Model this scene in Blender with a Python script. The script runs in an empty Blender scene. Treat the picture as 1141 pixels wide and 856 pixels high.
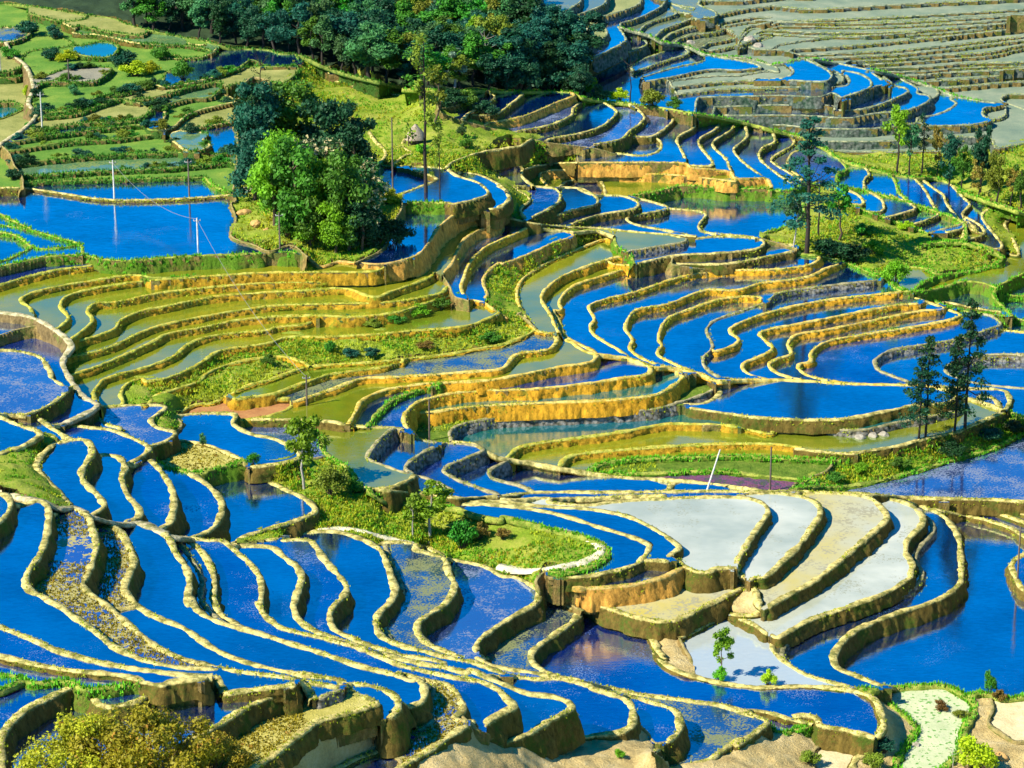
import numpy as np, math
K3=300/1141.0; K1=180/1141.0
CROPS={}
for r,oy in enumerate((0,210,420,631)):
    for c,ox in enumerate((0,280,560,841)):
        CROPS['%d%d'%(r+1,c+1)]=(ox,oy,K3)
for nm,ox,oy in (('a',180,680),('b',340,680),('c',500,720),('d',660,720),('e',820,720),('f',300,720),('g',0,720),('h',0,530),('i',160,540),('j',320,560),('k',560,530),('l',640,600),('m',960,530)):
    CROPS[nm]=(ox,oy,K1)
CROPS['n']=(960,740,181/1141.0)
def parse(txt):
    out=[]
    for ln in txt.splitlines():
        ln=ln.strip()
        if not ln or ln[0]=='#': continue
        hd,bd=ln.split('|')
        nm,side,d,st=hd.split()
        pts=[];cr=None
        for t in bd.split():
            if ',' in t:
                x,y=t.split(',');ox,oy,k=cr
                pts.append((ox+float(x)*k,oy+float(y)*k))
            else: cr=CROPS[t]
        out.append([nm,side,float(d),st,np.array(pts)])
    return out
def resample(P,step):
    # centripetal-ish catmull rom, then uniform resample
    n=len(P); Q=[]
    E=np.vstack([2*P[0]-P[1],P,2*P[-1]-P[-2]])
    for i in range(n-1):
        p0,p1,p2,p3=E[i:i+4]
        L=np.linalg.norm(p2-p1)
        if L<1e-6: continue
        m1=(p2-p0)/max(np.linalg.norm(p2-p1)+np.linalg.norm(p1-p0),1e-6)*L
        m2=(p3-p1)/max(np.linalg.norm(p3-p2)+np.linalg.norm(p2-p1),1e-6)*L
        k=max(2,int(L/0.7))
        t=np.linspace(0,1,k,endpoint=False)[:,None]
        Q.append((2*t**3-3*t**2+1)*p1+(t**3-2*t**2+t)*m1+(-2*t**3+3*t**2)*p2+(t**3-t**2)*m2)
    Q.append(P[-1:]); Q=np.vstack(Q)
    s=np.r_[0,np.cumsum(np.linalg.norm(np.diff(Q,axis=0),axis=1))]
    m=max(2,int(s[-1]/step)+1)
    u=np.linspace(0,s[-1],m)
    return np.c_[np.interp(u,s,Q[:,0]),np.interp(u,s,Q[:,1])]
def smooth_lines(L):
    for l in L:
        Q=resample(l[4],1.0)
        for end in (0,-1):
            p=Q[end]
            if p[0]<3 or p[0]>1138 or p[1]>853 or p[1]<3:
                q=Q[6] if end==0 else Q[-7]
                if len(Q)<8: continue
                t=(p-q)/max(np.linalg.norm(p-q),1e-6)
                ext=p+t*110
                Q=np.vstack([ext,Q]) if end==0 else np.vstack([Q,ext])
        l.append(resample(Q,1.0) if len(Q)<3 else Q)
    allp=[resample(l[5],1.0) for l in L]
    for i,l in enumerate(L):
        Q=l[5]
        for end in (0,-1):
            p=Q[end]
            if p[0]<-5 or p[0]>1146 or p[1]>861 or p[1]<-5: continue
            q=Q[min(7,len(Q)-1)] if end==0 else Q[max(-8,-len(Q))]
            t=(p-q)/max(np.linalg.norm(p-q),1e-6)
            best=(1e9,None)
            for j,a in enumerate(allp):
                if j==i:
                    continue
                v=a-p; d=np.hypot(v[:,0],v[:,1])
                cs=(v@t)/np.maximum(d,1e-6)
                cost=np.where(d<4,d,np.where(cs>0.9,d*0.6,np.where(cs>0.3,d,d*1.4)))
                lim=np.where(cs>0.9,26,12)
                cost=np.where(d>lim,1e9,cost)
                k=cost.argmin()
                if cost[k]<best[0]: best=(cost[k],a[k],d[k])
            if best[1] is not None and best[0]<1e8 and best[2]>0.2:
                Q=np.vstack([best[1],Q]) if end==0 else np.vstack([Q,best[1]])
        l[5]=Q
    for l in L: l[5]=resample_lin(l[5],1.0)
    return L
def resample_lin(Q,step):
    s=np.r_[0,np.cumsum(np.linalg.norm(np.diff(Q,axis=0),axis=1))]
    m=max(2,int(s[-1]/step)+1);u=np.linspace(0,s[-1],m)
    return np.c_[np.interp(u,s,Q[:,0]),np.interp(u,s,Q[:,1])]
X0,Y0,X1,Y1=-44,-16,1186,884
def draw(L):
    W=(X1-X0);H=(Y1-Y0)
    idx=-np.ones((H,W),np.int32)
    for i,l in enumerate(L):
        Q=resample_lin(l[5],0.3)
        xi=np.floor(Q[:,0]-X0).astype(int);yi=np.floor(Q[:,1]-Y0).astype(int)
        px=py=None
        for x,y in zip(xi,yi):
            if px is not None and x!=px and y!=py:
                if 0<=px<W and 0<=y<H: idx[y,px]=i
            if 0<=x<W and 0<=y<H: idx[y,x]=i
            px,py=x,y
    return idx
def label(free):
    H,W=free.shape
    lab=-np.ones((H,W),np.int32);par=[]
    def find(a):
        while par[a]!=a:
            par[a]=par[par[a]];a=par[a]
        return a
    prev=[]
    for y in range(H):
        d=np.diff(np.r_[0,free[y].astype(np.int8),0])
        st=np.where(d==1)[0];en=np.where(d==-1)[0]
        cur=[]
        j=0
        for s,e in zip(st,en):
            k=len(par);par.append(k)
            while j<len(prev) and prev[j][1]<=s: j+=1
            jj=j
            while jj<len(prev) and prev[jj][0]<e:
                a,b=find(k),find(prev[jj][2])
                if a!=b: par[max(a,b)]=min(a,b)
                jj+=1
            cur.append((s,e,k));lab[y,s:e]=k
        prev=cur
    root=np.array([find(i) for i in range(len(par))])
    u,inv=np.unique(root,return_inverse=True)
    lab[lab>=0]=inv[lab[lab>=0]]
    return lab,len(u)
import time
HC=138.0; PITCH=math.radians(19.5); FPX=3235.0
def ray(px,py):
    u=(np.asarray(px,float)-570.5)/FPX; v=-(np.asarray(py,float)-428.0)/FPX
    c,s=math.cos(PITCH),math.sin(PITCH)
    return u, v*s+c, v*c-s
def proj(px,py,z):
    dx,dy,dz=ray(px,py); t=(z-HC)/dz
    return dx*t, dy*t
def lookup(A,P):
    xi=np.clip(np.floor(P[:,0]-X0).astype(int),0,A.shape[1]-1); yi=np.clip(np.floor(P[:,1]-Y0).astype(int),0,A.shape[0]-1)
    return A[yi,xi]
def fill_labels(lab):
    lab=lab.copy()
    for _ in range(12):
        m=lab<0
        if not m.any(): break
        for dy,dx in ((0,1),(0,-1),(1,0),(-1,0)):
            sh=np.roll(lab,(dy,dx),(0,1))
            m=(lab<0)&(sh>=0)
            lab[m]=sh[m]
    return lab
def smooth1(a,k):
    if len(a)<3: return a
    k=min(k,len(a)//2*2-1)
    if k<3: return a
    p=np.r_[np.full(k//2,a[0]),a,np.full(k//2,a[-1])]
    return np.convolve(p,np.ones(k)/k,'valid')
def maxf(a,k):
    k=min(k,max(1,len(a)//3)); p=np.pad(a,(k//2,k//2),mode='edge')
    return np.max(np.stack([p[i:i+len(a)] for i in range(2*(k//2)+1)]),0)
def pushpull(val,mask):
    levs=[(val*mask,mask.astype(float))]
    while min(levs[-1][0].shape)>2:
        v,m=levs[-1]
        H,W=v.shape; v2=np.pad(v,((0,H%2),(0,W%2))); m2=np.pad(m,((0,H%2),(0,W%2)))
        vs=v2[::2,::2]+v2[1::2,::2]+v2[::2,1::2]+v2[1::2,1::2]
        ms=m2[::2,::2]+m2[1::2,::2]+m2[::2,1::2]+m2[1::2,1::2]
        ok=ms>0
        levs.append((np.where(ok,vs/np.where(ok,ms,1),0)*np.minimum(ms,1),np.minimum(ms,1)))
    cur=np.where(levs[-1][1]>0,levs[-1][0]/np.maximum(levs[-1][1],1e-9),0)
    for v,m in levs[-2::-1]:
        up=cur.repeat(2,0).repeat(2,1)[:v.shape[0],:v.shape[1]]
        up=shf(up)*.8+up*.2
        a=np.where(m>0,v/np.maximum(m,1e-9),0)
        cur=np.where(m>=1,a,np.where(m>0,a*m+up*(1-m),up))
        fixed=m>=1
        for _ in range(8 if v.shape[0]>300 else 20):
            av=shf(cur)
            cur=np.where(fixed,cur,av)
    return cur
def shf(a):
    p=np.pad(a,1,mode='edge')
    return (p[:-2,1:-1]+p[2:,1:-1]+p[1:-1,:-2]+p[1:-1,2:])/4
FREE=set('b2 v5 v7 v8 v6 hb hb2 T1p UB R1g Pth p1 b1 ztop TC TM TL WS FB FR x3 t3c k10 N4a GB e22 W7 W6b hb3 R1h t67 t21b bw4b bw6b p1b q11b gg1 gg2 gg6 v2b v4b v5 W1h V3 DB1 DB3 DB4 DB2 V1 La a1 R1e awe Rs V5 f17c f17b pth2 s0b s5 Nb U0 s8 t3b'.split())
PAIRS=[((660,612),(690,637),.6,14),((1128,600),(1136,640),-1.2,15),((1060,700),(1110,620),0.,5),((748,665),(700,735),2.0,25),((805,738),(700,735),.5,15),((690,637),(748,665),1.3,12),((690,637),(595,700),2.2,8),((774,593),(690,637),.3,8),
((1081,334),(1050,400),.8,10),((735,440),(1000,395),1.5,8),((900,447),(1000,395),1.2,10)]
class Terr: pass
def build_terrain(txt,typer):
    T=Terr()
    L=smooth_lines(parse(txt)); T.L=L
    idx=draw(L); lab,n=label(idx<0)
    cn0=np.bincount(lab[lab>=0],minlength=n); sm0=(lab>=0)&(cn0[np.maximum(lab,0)]<30)
    lab[sm0]=-1; T_small=sm0
    lab=fill_labels(lab)
    T.lab=lab;T.n=n
    H,W=lab.shape
    cnt=np.bincount(lab.ravel(),minlength=n)
    yy,xx=np.mgrid[0:H,0:W]
    T.cx=np.bincount(lab.ravel(),xx.ravel(),n)/np.maximum(cnt,1)+X0; T.cy=np.bincount(lab.ravel(),yy.ravel(),n)/np.maximum(cnt,1)+Y0
    T.cnt=cnt
    T.typ=typer(T)
    slope=np.array([t[0]=='s' for t in T.typ])
    # heights
    E={};NB={}
    for i,l in enumerate(L):
        Q=l[5]; d=np.gradient(Q,axis=0); d/=np.maximum(np.linalg.norm(d,axis=1),1e-6)[:,None]
        nl=np.c_[d[:,1],-d[:,0]]
        s=1 if l[1]=='L' else -1
        a=lookup(lab,Q+nl*3.2*s); b=lookup(lab,Q-nl*3.2*s)
        l.append((a,b,nl*s))
        inf=(Q[:,0]>-2)&(Q[:,0]<1143)&(Q[:,1]>-2)&(Q[:,1]<858)
        for p,q,ii in zip(a,b,inf):
            if p!=q:
                NB.setdefault(p,[]).append(q);NB.setdefault(q,[]).append(p)
                if not ii: continue
                wt=.05 if l[0] in FREE else 1.0
                e=E.setdefault((p,q),[0,0,0]); e[0]+=l[2]*wt; e[1]+=wt; e[2]+=1
    A=[];B=[];FR_=[];CC=[]
    for (p,q),(sd,c,cn) in E.items():
        isfree=c<cn*.5
        if c<.02: continue
        cc=c
        w=(math.sqrt(min(c,250))*.5 if c>14 or c<3 else .15)*(0.25 if slope[p] or slope[q] else 1); w=max(w,.12)
        r=np.zeros(n); r[p]=w;r[q]=-w; A.append(r);B.append(w*sd/c); FR_.append(sd<0 or c<cn*.5 if False else isfree); CC.append(cn)
    for k in range(n):
        r=np.zeros(n); r[k]=0.012; A.append(r);B.append(0)
    nm_=0
    for (xa,ya),(xb,yb),dd,wt in PAIRS:
        p=lab[int(ya-Y0),int(xa-X0)];q=lab[int(yb-Y0),int(xb-X0)]
        if p==q: continue
        r=np.zeros(n); r[p]=wt;r[q]=-wt; A.append(r);B.append(wt*dd); nm_+=1
    A=np.array(A);B=np.array(B);w=np.ones(len(B));m=len(B)-n-nm_;free=np.array(FR_);CC=np.array(CC,float)
    for it in range(30):
        h=np.linalg.lstsq(A*w[:,None],B*w,rcond=None)[0]
        sc=np.abs(A[:m]).max(1); act=(A[:m]@h)/sc; tg=B[:m]/sc
        hi=np.where(free,1.8,1.6*tg+.3); lo_=np.where(free,-1.8,.75*tg)
        mid=np.where(free,1.0,2.2)
        bad=(act<lo_)|(act>hi)
        w[:m]=np.clip(w[:m]*np.where(bad,1.5,0.85),np.where(free,.6,.4),np.where(free,np.clip(CC/25.,.8,6.),np.clip(CC/25.,.4,6.)))
        big=np.abs(act)>3.0; sm=np.maximum(sc,1e-6); w[:m]=np.where(big,np.minimum(np.maximum(w[:m],.6/sm)*1.5,9/sm),w[:m])
    con=np.zeros(n,bool)
    for (p,q),e in E.items():
        if e[2]>=3: con[p]=con[q]=True
    h=np.where(con,h,np.average(h[con],weights=cnt[con]))
    done=con.copy()
    for _ in range(12):
        new=[]
        for k in np.where(~done)[0]:
            v=[j for j in NB.get(k,[]) if done[j]]
            if v:
                j=max(set(v),key=v.count); new.append((k,h[j]))
        for k,hk in new: h[k]=hk; done[k]=True
    h-=np.average(h,weights=cnt)
    T.h=h
    # line tops
    hm=np.zeros((H,W));mk=np.zeros((H,W),bool)
    onl=idx>=0; T.la=lab.copy(); T.lb=lab.copy(); T.onl=onl
    T.rib=[]
    for i,l in enumerate(L):
        a,b,nr=l[6]; Q=l[5]
        ha,hb=h[a].copy(),h[b].copy(); d=l[2]
        sa,sb=slope[a],slope[b]
        flip=np.mean(hb-ha)>0.25 and not (sa.mean()>.5 or sb.mean()>.5)
        if flip: ha,hb=hb,ha; nr=-nr; sa,sb=sb,sa
        top=np.where(sa&~sb,np.maximum(hb+np.where(sa,0.3,0),hb),np.where(sb&~sa,ha,np.maximum(ha,hb)))
        low=np.where(sa&~sb,hb,np.where(sb&~sa,ha-d,np.minimum(ha,hb)))
        same=a==b
        low=np.where(same,top-0.3,low)
        kk=31 if (l[0] in FREE or l[3]=='p' or l[0] in ('W10','W9')) else 13
        if kk==31: top=maxf(top,kk)
        top=smooth1(top,kk);low=smooth1(low,7)
        low=np.clip(low,top-3.6,top-0.15)
        T.rib.append((Q,top,low,nr,l[3],l[0]))
        xi=np.floor(Q[:,0]-X0).astype(int);yi=np.floor(Q[:,1]-Y0).astype(int)
        ok=(xi>=0)&(xi<W)&(yi>=0)&(yi<H)
        cur=np.full((H,W),-1e9) if False else None
        h1=h[a]+np.where(slope[a],-50,0);h2=h[b]+np.where(slope[b],-50,0)
        ka=np.where(h1>=h2,a,b);kb=np.where(h1>=h2,b,a)
        for x,y,p,q in zip(xi[ok],yi[ok],ka[ok],kb[ok]):
            if onl[y,x]: T.la[y,x]=p;T.lb[y,x]=q
        for x,y,t in zip(xi[ok],yi[ok],top[ok]):
            hm[y,x]=max(hm[y,x],t) if mk[y,x] else t
            mk[y,x]=True
    T.hm=pushpull(hm,mk)
    for _ in range(2): T.hm=shf(T.hm)*.8+T.hm*.2
    return T
LINES='''
# id side delta style | crop x,y ...
A0 R 2.75 b | h -60,130 40,140 75,200 50,270 -60,370
A1 R 2.75 b | h 150,210 200,200 280,180 330,210 345,270 335,380 300,520 240,620 195,690 180,760 220,820 300,856 41 280,190 400,275 480,340 600,395 700,420 800,434 a 250,412 420,418
La L 0.5 b | 41 -60,235 0,258 100,297 250,360 400,402 520,428 700,452 a 150,458 270,468 360,468
Lz L 0.5 b | 41 -60,360 0,380 g 250,130 500,172 700,190 850,205 960,230 1020,255
g1 L 0.4 g | g -200,205 0,208 100,215 170,242 240,265 400,250 480,252 530,268 580,300 640,305 850,282 1000,252
g2 L 1.2 g | g -200,335 0,310 100,270 175,242
P1 L 2.4 b | g 20,1000 10,856 8,720 15,640 60,560 120,500 220,425 380,350 480,300 530,268
aw L 1.2 b | g 620,310 720,420 920,405 1050,350 1141,325 a 60,560 200,530 300,500 370,480 400,480
awe R 1.8 b | a 340,468 385,475 415,530 450,585
a1 L 0.3 b | g 1000,252 1141,275 a 60,510 150,500 270,490 300,480
R0 L 0.5 b | a 450,592 600,570 750,552 870,538 935,520
R1 L 1.9 b | a 0,1200 200,920 380,825 500,745 600,685 700,640 800,598 930,527 980,505
R1e R 1.8 b | a 960,490 1010,520 1050,580 1080,640 f 320,380
Rs L 0.4 b | f 240,258 260,275
Rs2 L 1 r | f 320,375 400,350 500,310 535,285
T1 L 1.4 b | f -200,900 0,790 100,715 200,635 320,540 450,500 600,465 700,430 760,412 700,375 620,345 545,305
T2 L 1.4 b | f 400,920 540,830 650,780 780,735 840,690 850,640 830,580 800,515
Gy R 1.6 n | f 790,515 800,470 770,420
Gy2 L 2 n | f 840,690 860,760 930,820 940,1000
A2 R 2.75 b | h 390,265 440,240 540,240 620,290 660,400 680,500 640,640 600,740 580,770 640,840 41 430,150 520,225 660,340 800,400 930,432 a 400,405 560,437 800,465 950,490 1141,530 f 230,248 380,275 480,288 530,270
bar1 L 0.2 b | 41 485,188 575,172
B1 R 2.75 b | h 680,310 740,330 840,390 910,500 945,600 910,700 880,780 900,856 41 520,90 570,155 640,205 780,265 900,345 1000,395 a 400,290 600,370 850,430 1141,480 f 200,192 500,240 530,262 700,278 850,330 910,390 900,460 850,490 800,515
Pth R 0.3 p | h -40,80 0,95 100,130 200,160 340,195 430,225 520,225 620,270 700,300 830,335 1000,340 i 130,335 200,362 330,378
Le R 2 b | i 150,350 190,400 230,490 300,590 325,680 310,790 330,856 41 800,130 840,190 950,245 1065,275 42 150,322 300,370 450,420 600,458 680,485 b 800,495 840,540 840,600 820,645 740,680 f 960,425 915,390
Le2 R 1.8 b | b 660,440 850,490 1000,530 1080,610 1115,700 1060,770 42 940,660 880,695 760,775 660,835 600,880
Le3 R 1 r | b 850,520 905,560 890,620 880,700 900,780 800,856
A4b R 1 r | i 215,375 300,480 370,580 410,680 400,800 41 835,100 850,140 890,195 940,235
A5 R 1.75 b | i 260,375 360,430 440,510 480,600 500,700 490,800 41 905,140 930,200 1000,245 1050,272
A6 R 2.5 b | i 330,378 450,395 560,402 650,470 750,560 820,650 832,740 820,856 41 1095,150 1110,190 1141,225 42 130,262 300,305 450,345 560,390 650,425 800,460 950,490 c 100,220 250,260 350,310 430,390 460,425 380,470 290,520 255,570 270,620 300,640
M2 R 2.5 b | i 590,415 650,430 800,435 920,450 1000,520 1080,580 1115,650 1090,750 1060,856 42 180,180 200,225 260,270 b 200,195 400,262 600,325 830,380 1000,410 1141,440 c 150,170 250,210 400,275 560,335 740,360 840,395 870,435 800,480 650,560 580,610 480,650 380,685
M3 R 2.5 b | j -60,270 150,268 200,310 260,400 350,500 415,590 400,660 330,730 300,800 310,856 42 360,275 450,312 b 350,212 520,270 720,325 900,350 980,372
M4 R 2 b | i 640,425 800,405 j 0,246 150,212 300,205 450,230 570,280 660,340 710,450 740,540 762,620 730,700 650,780 620,856 42 522,230 540,280 580,315 700,352 b 700,262 850,295 1000,332 1141,362 c 150,105 300,160 400,195 c 480,215
M4b R 0.8 r | j 700,335 760,480 810,620 780,700 690,790 42 570,215 560,255 590,315
M5 R 2.75 b | j 640,300 700,288 800,282 950,305 1070,360 1125,430 1141,500 42 862,80 830,150 760,200 708,240 710,290 760,335 900,390 b 1060,320 1100,345
M6 R 2.75 b | 32 700,735 840,772 980,802 43 0,42 60,50 120,80 155,115 140,155 60,205 0,240 42 1000,285 955,330 965,375 1000,395 c 200,80 270,125
N R 2.4 b | 43 120,82 160,105 220,130 280,170 320,200 290,240 220,290 150,340 120,380 140,420 200,455 c 720,195 780,218
Nb L 0.6 b | c 270,130 430,165 600,190 700,205
N2 R 2.25 b | c 250,205 350,212 480,222 650,235 780,230 1000,285 d 0,300 150,345 260,400 290,500 260,580 100,625 0,632 c 1000,640 860,645 700,640
N2f R 1.75 n | c 700,640 650,590
N3 R 1.75 b | d 130,335 250,355 400,390 560,445 610,490 612,600 540,665 430,750
N4a L 0.4 b | c 780,220 900,238 1060,280 d 100,290 350,345 700,390 950,430 1141,505
N4b R 2.75 b | d 1100,490 e 60,460 130,490 220,540 180,580 100,640 0,700 d 1050,655 900,750 820,810 550,870 430,930
N5 L 0.5 b | e 0,445 200,462 300,490 400,520 550,552
N6 L 0.8 g | e 225,560 300,610 420,590 555,555
N7 L 1.75 b | e 390,500 500,490 570,510 600,560 760,590 900,625 985,648
N7e R 2.5 n | e 585,540 610,620 600,680 540,760 560,900
BP L 0.3 b | 43 280,165 300,185 l 40,510 200,550 350,590 470,640 550,710 590,790 640,850 d 440,40 500,110 600,175 720,215 850,250 1000,275 1141,290 e 140,295 480,285 700,300 900,335 990,390 1022,480 1045,560 985,648 960,720 850,800 810,900
T1p R 0.4 b | 32 430,460 530,478 700,490 880,512 1065,505 33 150,490 400,490 640,488 860,485 1080,488 34 150,485 300,490 480,498 700,513 1000,520 1141,530 1200,535
U1 R 1.6 b | 32 520,480 600,500 880,530 33 0,530 k 250,215 600,238 850,280 1000,340 1141,420 l 720,40 740,70 690,105 675,130 740,160 770,195
U2 R 0.6 b | 32 560,522 720,528 900,540 33 0,545 k 250,245 450,290 700,370 870,420 980,460 1035,500 1000,570 950,620 800,670 600,710 450,715 300,690
U0 R 0.5 b | 33 0,520 60,522 200,515 k 330,180 340,165 600,160 900,145 1141,140
bar2 L 0.3 b | l 500,155 600,158 740,162
U3 R 1.4 b | l 772,190 740,220 600,285 400,330 200,350 0,345 k 600,790 480,760 400,718
V1 R 1 g | 32 500,480 560,525 700,545 860,555 950,585 1060,605 k 0,290 100,318 250,355 350,385 560,430 690,485 745,540 700,600 600,650 450,690 330,672
V3 R 0.3 n | k 330,672 280,690 240,740 43 160,110
V4 R 0.3 n | k 480,760 350,720 300,690
V5 L 1.6 n | l 0,345 -60,400 0,480 60,505
W1 R 1.91 b | 33 200,535 350,545 500,528 800,512 1000,512 1090,530 1125,570 1080,640 1030,720 990,790 1000,835
W1f L 0.5 b | l 770,192 860,232 950,235 1000,215 1141,208
W1g L 1.7 b | l 175,470 300,512 450,560 600,585 720,575 900,490 1141,372 43 1043,65 1030,45 970,20
W1h L 1.27 n | l 175,470 130,440 60,390
W2 R 1.91 b | 33 1000,502 34 0,492 150,500 245,525 280,570 235,650 190,710 110,790 40,850 44 0,48 43 1045,62
W2g R 1.6 b | 43 1040,65 1075,110 1080,140
W3 R 1.91 b | 34 150,490 400,497 490,515 545,565 560,600 500,660 400,745 300,830 44 240,70 120,135 0,205 43 1030,208 950,205 900,230 760,300
W4 R 1.6 b | 34 400,495 480,505 640,535 705,580 710,625 650,690 640,745 668,795 660,835 44 660,45 560,110 400,170 250,220 120,290 95,302 70,290
W4b R 0.8 r | 34 690,560 750,620 752,660 700,720 680,780 705,830 44 705,55 640,110 500,160 350,210 200,270 130,330 115,370 130,402
W5 R 2.34 b | 34 640,525 700,545 790,585 850,650 870,720 875,850 44 872,70 800,130 600,200 450,260 380,310 335,380 350,430 420,460 520,500 600,515
W6 L 0.5 b | 43 950,205 1050,240 1100,270 44 40,280 70,300 75,350 120,400 220,460 350,500 430,520
W6b L 0.8 n | l 740,700 780,780 820,850 43 810,450
W7 L 0.4 b | m 420,200 460,235 520,242 700,275 900,320 1060,375 1141,425 1250,480
W8 L 0.4 b | m 300,178 440,190 620,185 760,215 950,260 1141,330 1250,370
W9 L 0.3 b | m 870,230 1050,235 1141,270 1250,300
W10 L 1.27 b | m 1250,500 1141,560 1080,600 1060,640 1100,740 1141,800 1250,850
RB L 0.4 g | 44 430,522 500,525 620,513 780,505 830,515 900,550 960,535 1060,560 1141,552 1250,545
CF1 R 0.7 g | 44 500,525 560,575 640,640 680,690 620,780 590,860 560,920
CF2 L 0.6 g | 44 840,520 930,580 930,620 890,690 880,740 870,790 800,860 760,920
CF3 R 0.6 n | 44 1000,560 1010,600 990,660 1040,700 1100,740 1141,740 1250,740
Q1 R 2.6 b | 21 -60,690 60,690 165,715 210,770 220,805 300,850 31 300,42 260,85 180,135 110,160
q1 L 0.4 b | 31 -60,160 0,160 110,162 170,182 230,225 300,265
q2 R 1.5 b | 31 -60,160 0,173 80,205 170,240 100,290 0,325 -60,335
q3 R 2.5 b | 31 160,248 220,255 237,270 170,340 155,380 190,430 250,490 292,545
q4 R 2.5 b | 31 232,285 300,268 370,272 390,320 345,400 352,440 420,510 442,550 395,582
q5 R 2.25 b | 31 400,330 500,340 530,385 515,430 540,500 590,565 585,595 535,612
q5t L 1 b | 31 520,370 560,372 615,345
q6 R 2.25 b | 31 610,345 650,365 710,440 737,510 722,615 690,637
q7 R 2.75 b | 31 670,375 780,400 880,460 938,530 930,600 890,650 815,682
q8 R 1.5 b | 31 210,205 350,212 480,228 560,260 632,300 610,330 550,365 520,370
q9 R 0.4 b | 31 390,150 405,170 450,202 510,218 500,235
q10 R 2 b | 31 440,130 600,120 700,130 640,182 660,212 742,237 720,262 650,292 625,300
q11 R 1.5 b | 31 740,165 900,155 998,162 988,200 1065,242 32 80,258 160,292 207,332 160,360 40,377 -20,380
q11b R 0.8 n | 31 740,165 770,200 740,237
q12 L 0.3 b | 31 650,290 740,270 880,290 1020,350 1035,362
q12b L 1.5 g | 31 650,350 690,378 830,408 930,385 1035,358
q13 R 1.75 b | 31 1020,350 1062,382 1050,420 32 40,430 150,480 240,525 270,572 150,620 0,668 31 1000,702 980,712
q14 L 0.8 n | 32 -20,380 10,410 40,432
p1 L 0.3 p | 21 -60,518 0,525 130,545 220,590 285,640 300,670 265,730 285,790 320,845 31 350,85 412,120 340,165 240,207
p1b L 0.8 n | 21 -60,640 0,620 150,580 220,590
p2 L 0.4 b | 31 410,120 450,130
t1 L 1.07 b | 21 -60,425 0,410 100,380 250,345 400,325 440,310
t2 L 0.918 b | 21 140,545 130,510 88,475 130,445 250,415 400,390 560,368 650,378 660,385
t3 L 0.99 b | 21 235,600 290,550 255,500 280,460 400,425 600,395 850,375 1141,357 22 300,355 520,352 562,335 575,316
t3b L 0.918 g | 21 600,370 660,380 850,372
t4 L 0.99 b | 21 300,640 380,578 392,550 370,520 400,490 500,480 700,440 1000,410 22 76,400 300,395 450,382 530,378 600,375 660,340 690,292
t5 L 0.99 b | 21 305,655 480,600 510,560 600,520 700,500 900,460 1141,440 22 200,435 400,425 520,460 600,435 750,380 780,350
t6 L 0.99 b | 21 280,718 450,680 600,610 680,582 850,545 1141,500 22 300,490 600,480 800,445 830,420
t7 L 0.99 b | 21 290,795 450,740 650,650 700,620 850,590 1000,560 1141,545 22 200,540 300,540 420,545 620,525 700,500 850,450
t8 L 0.99 b | 31 410,115 395,70 425,25 21 430,815 500,790 640,750 740,710 800,660 900,625 1141,600 22 100,590 230,575 290,545
t9 L 0.99 b | 31 450,130 520,115 512,70 540,30 600,8 21 620,820 750,790 850,740 930,690 1141,655 22 150,632 300,630 500,620 700,602 860,590 960,570 1050,530
t10 L 0.842 b | 31 600,120 630,118 650,90 720,60 840,20 21 870,790 930,760 1000,738 1100,720 22 150,715 230,740
t11 L 0.842 b | 31 740,165 820,120 905,110 960,80 1060,35 22 76,812 200,768 300,750 500,738 700,718 850,700 1000,672 23 0,662 100,622 145,595
t12 L 0.842 b | 32 -60,95 0,85 100,70 180,40 300,0 22 320,790 450,772 560,757 640,735
t12b R 0.612 b | 32 100,70 115,88 170,95 168,128 100,158 0,180 -80,182
t13 L 0.842 b | 32 190,105 350,50 470,8 22 600,800 960,775 1065,762 23 60,705 200,680 232,640 215,610
t14 L 0.842 b | 32 415,195 445,140 470,100 540,65 620,45 760,28 1000,15 23 0,805 100,785 250,755 375,735 398,705 350,672 270,645
t14b L 0.49 g | 32 500,200 530,160 600,100 700,60 800,32
t15 L 0.842 b | 32 700,260 690,240 650,200 650,160 700,110 760,90 850,70 1000,55 33 0,58 200,45 400,22 540,0 23 620,785 625,755 540,725 480,715 395,700
t16 L 0.842 b | 32 700,150 770,148 900,130 1065,118 33 300,105 500,95 650,75 720,40 760,5 23 767,790 700,765 625,757
t17 L 0.95 r | 32 850,275 840,240 870,210 1000,178 1141,165 33 300,155 500,145 650,135 740,110 850,75 907,40 870,5 23 830,785 765,790
t18 L 0.95 b | 33 -20,355 20,342 60,305 130,285 300,262 500,235 690,200 800,200 950,205 1120,240 1141,240
t19 L 0.95 b | 33 240,385 270,345 340,325 500,310 700,295 900,285 34 76,285 200,300
t20 L 0.551 g | 33 360,402 420,370 550,350 800,340 1000,335 34 80,345 300,352 400,355
t21 L 0.367 g | 33 380,410 600,410 900,400 1060,415 34 100,425 190,435 270,440
t21b L 0.367 n | 34 180,440 150,480
b1 L 0.8 b | 32 850,275 940,285 985,310 1050,342 33 0,345 100,360 300,395 500,425 700,435 900,455 1060,475 34 30,485
b1b L 0.3 b | 33 640,488 700,480 720,455 760,440
s0 L 0.6 b | 32 0,180 160,182 330,190 450,210 610,217
s0b L 0.6 n | 32 610,217 690,245
s1 R 1.6 r | 32 640,222 600,222 560,250 500,320 490,345 560,375 660,410 740,430 820,465 885,508
s2 R 1.4 r | 32 810,285 740,315 660,370 655,390 690,418
s3 R 1.4 r | 32 640,250 700,265 800,280 940,290 985,310 900,350 830,380 815,400 870,435 960,470 1045,500
s4 R 1.4 r | 32 1050,342 1080,355 1010,400 1020,430 1141,462 33 130,487
s5 L 0.3 b | 32 1080,355 33 -10,345
s7 L 0.5 g | 32 180,185 290,250 310,320 400,380 440,430 430,462
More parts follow.
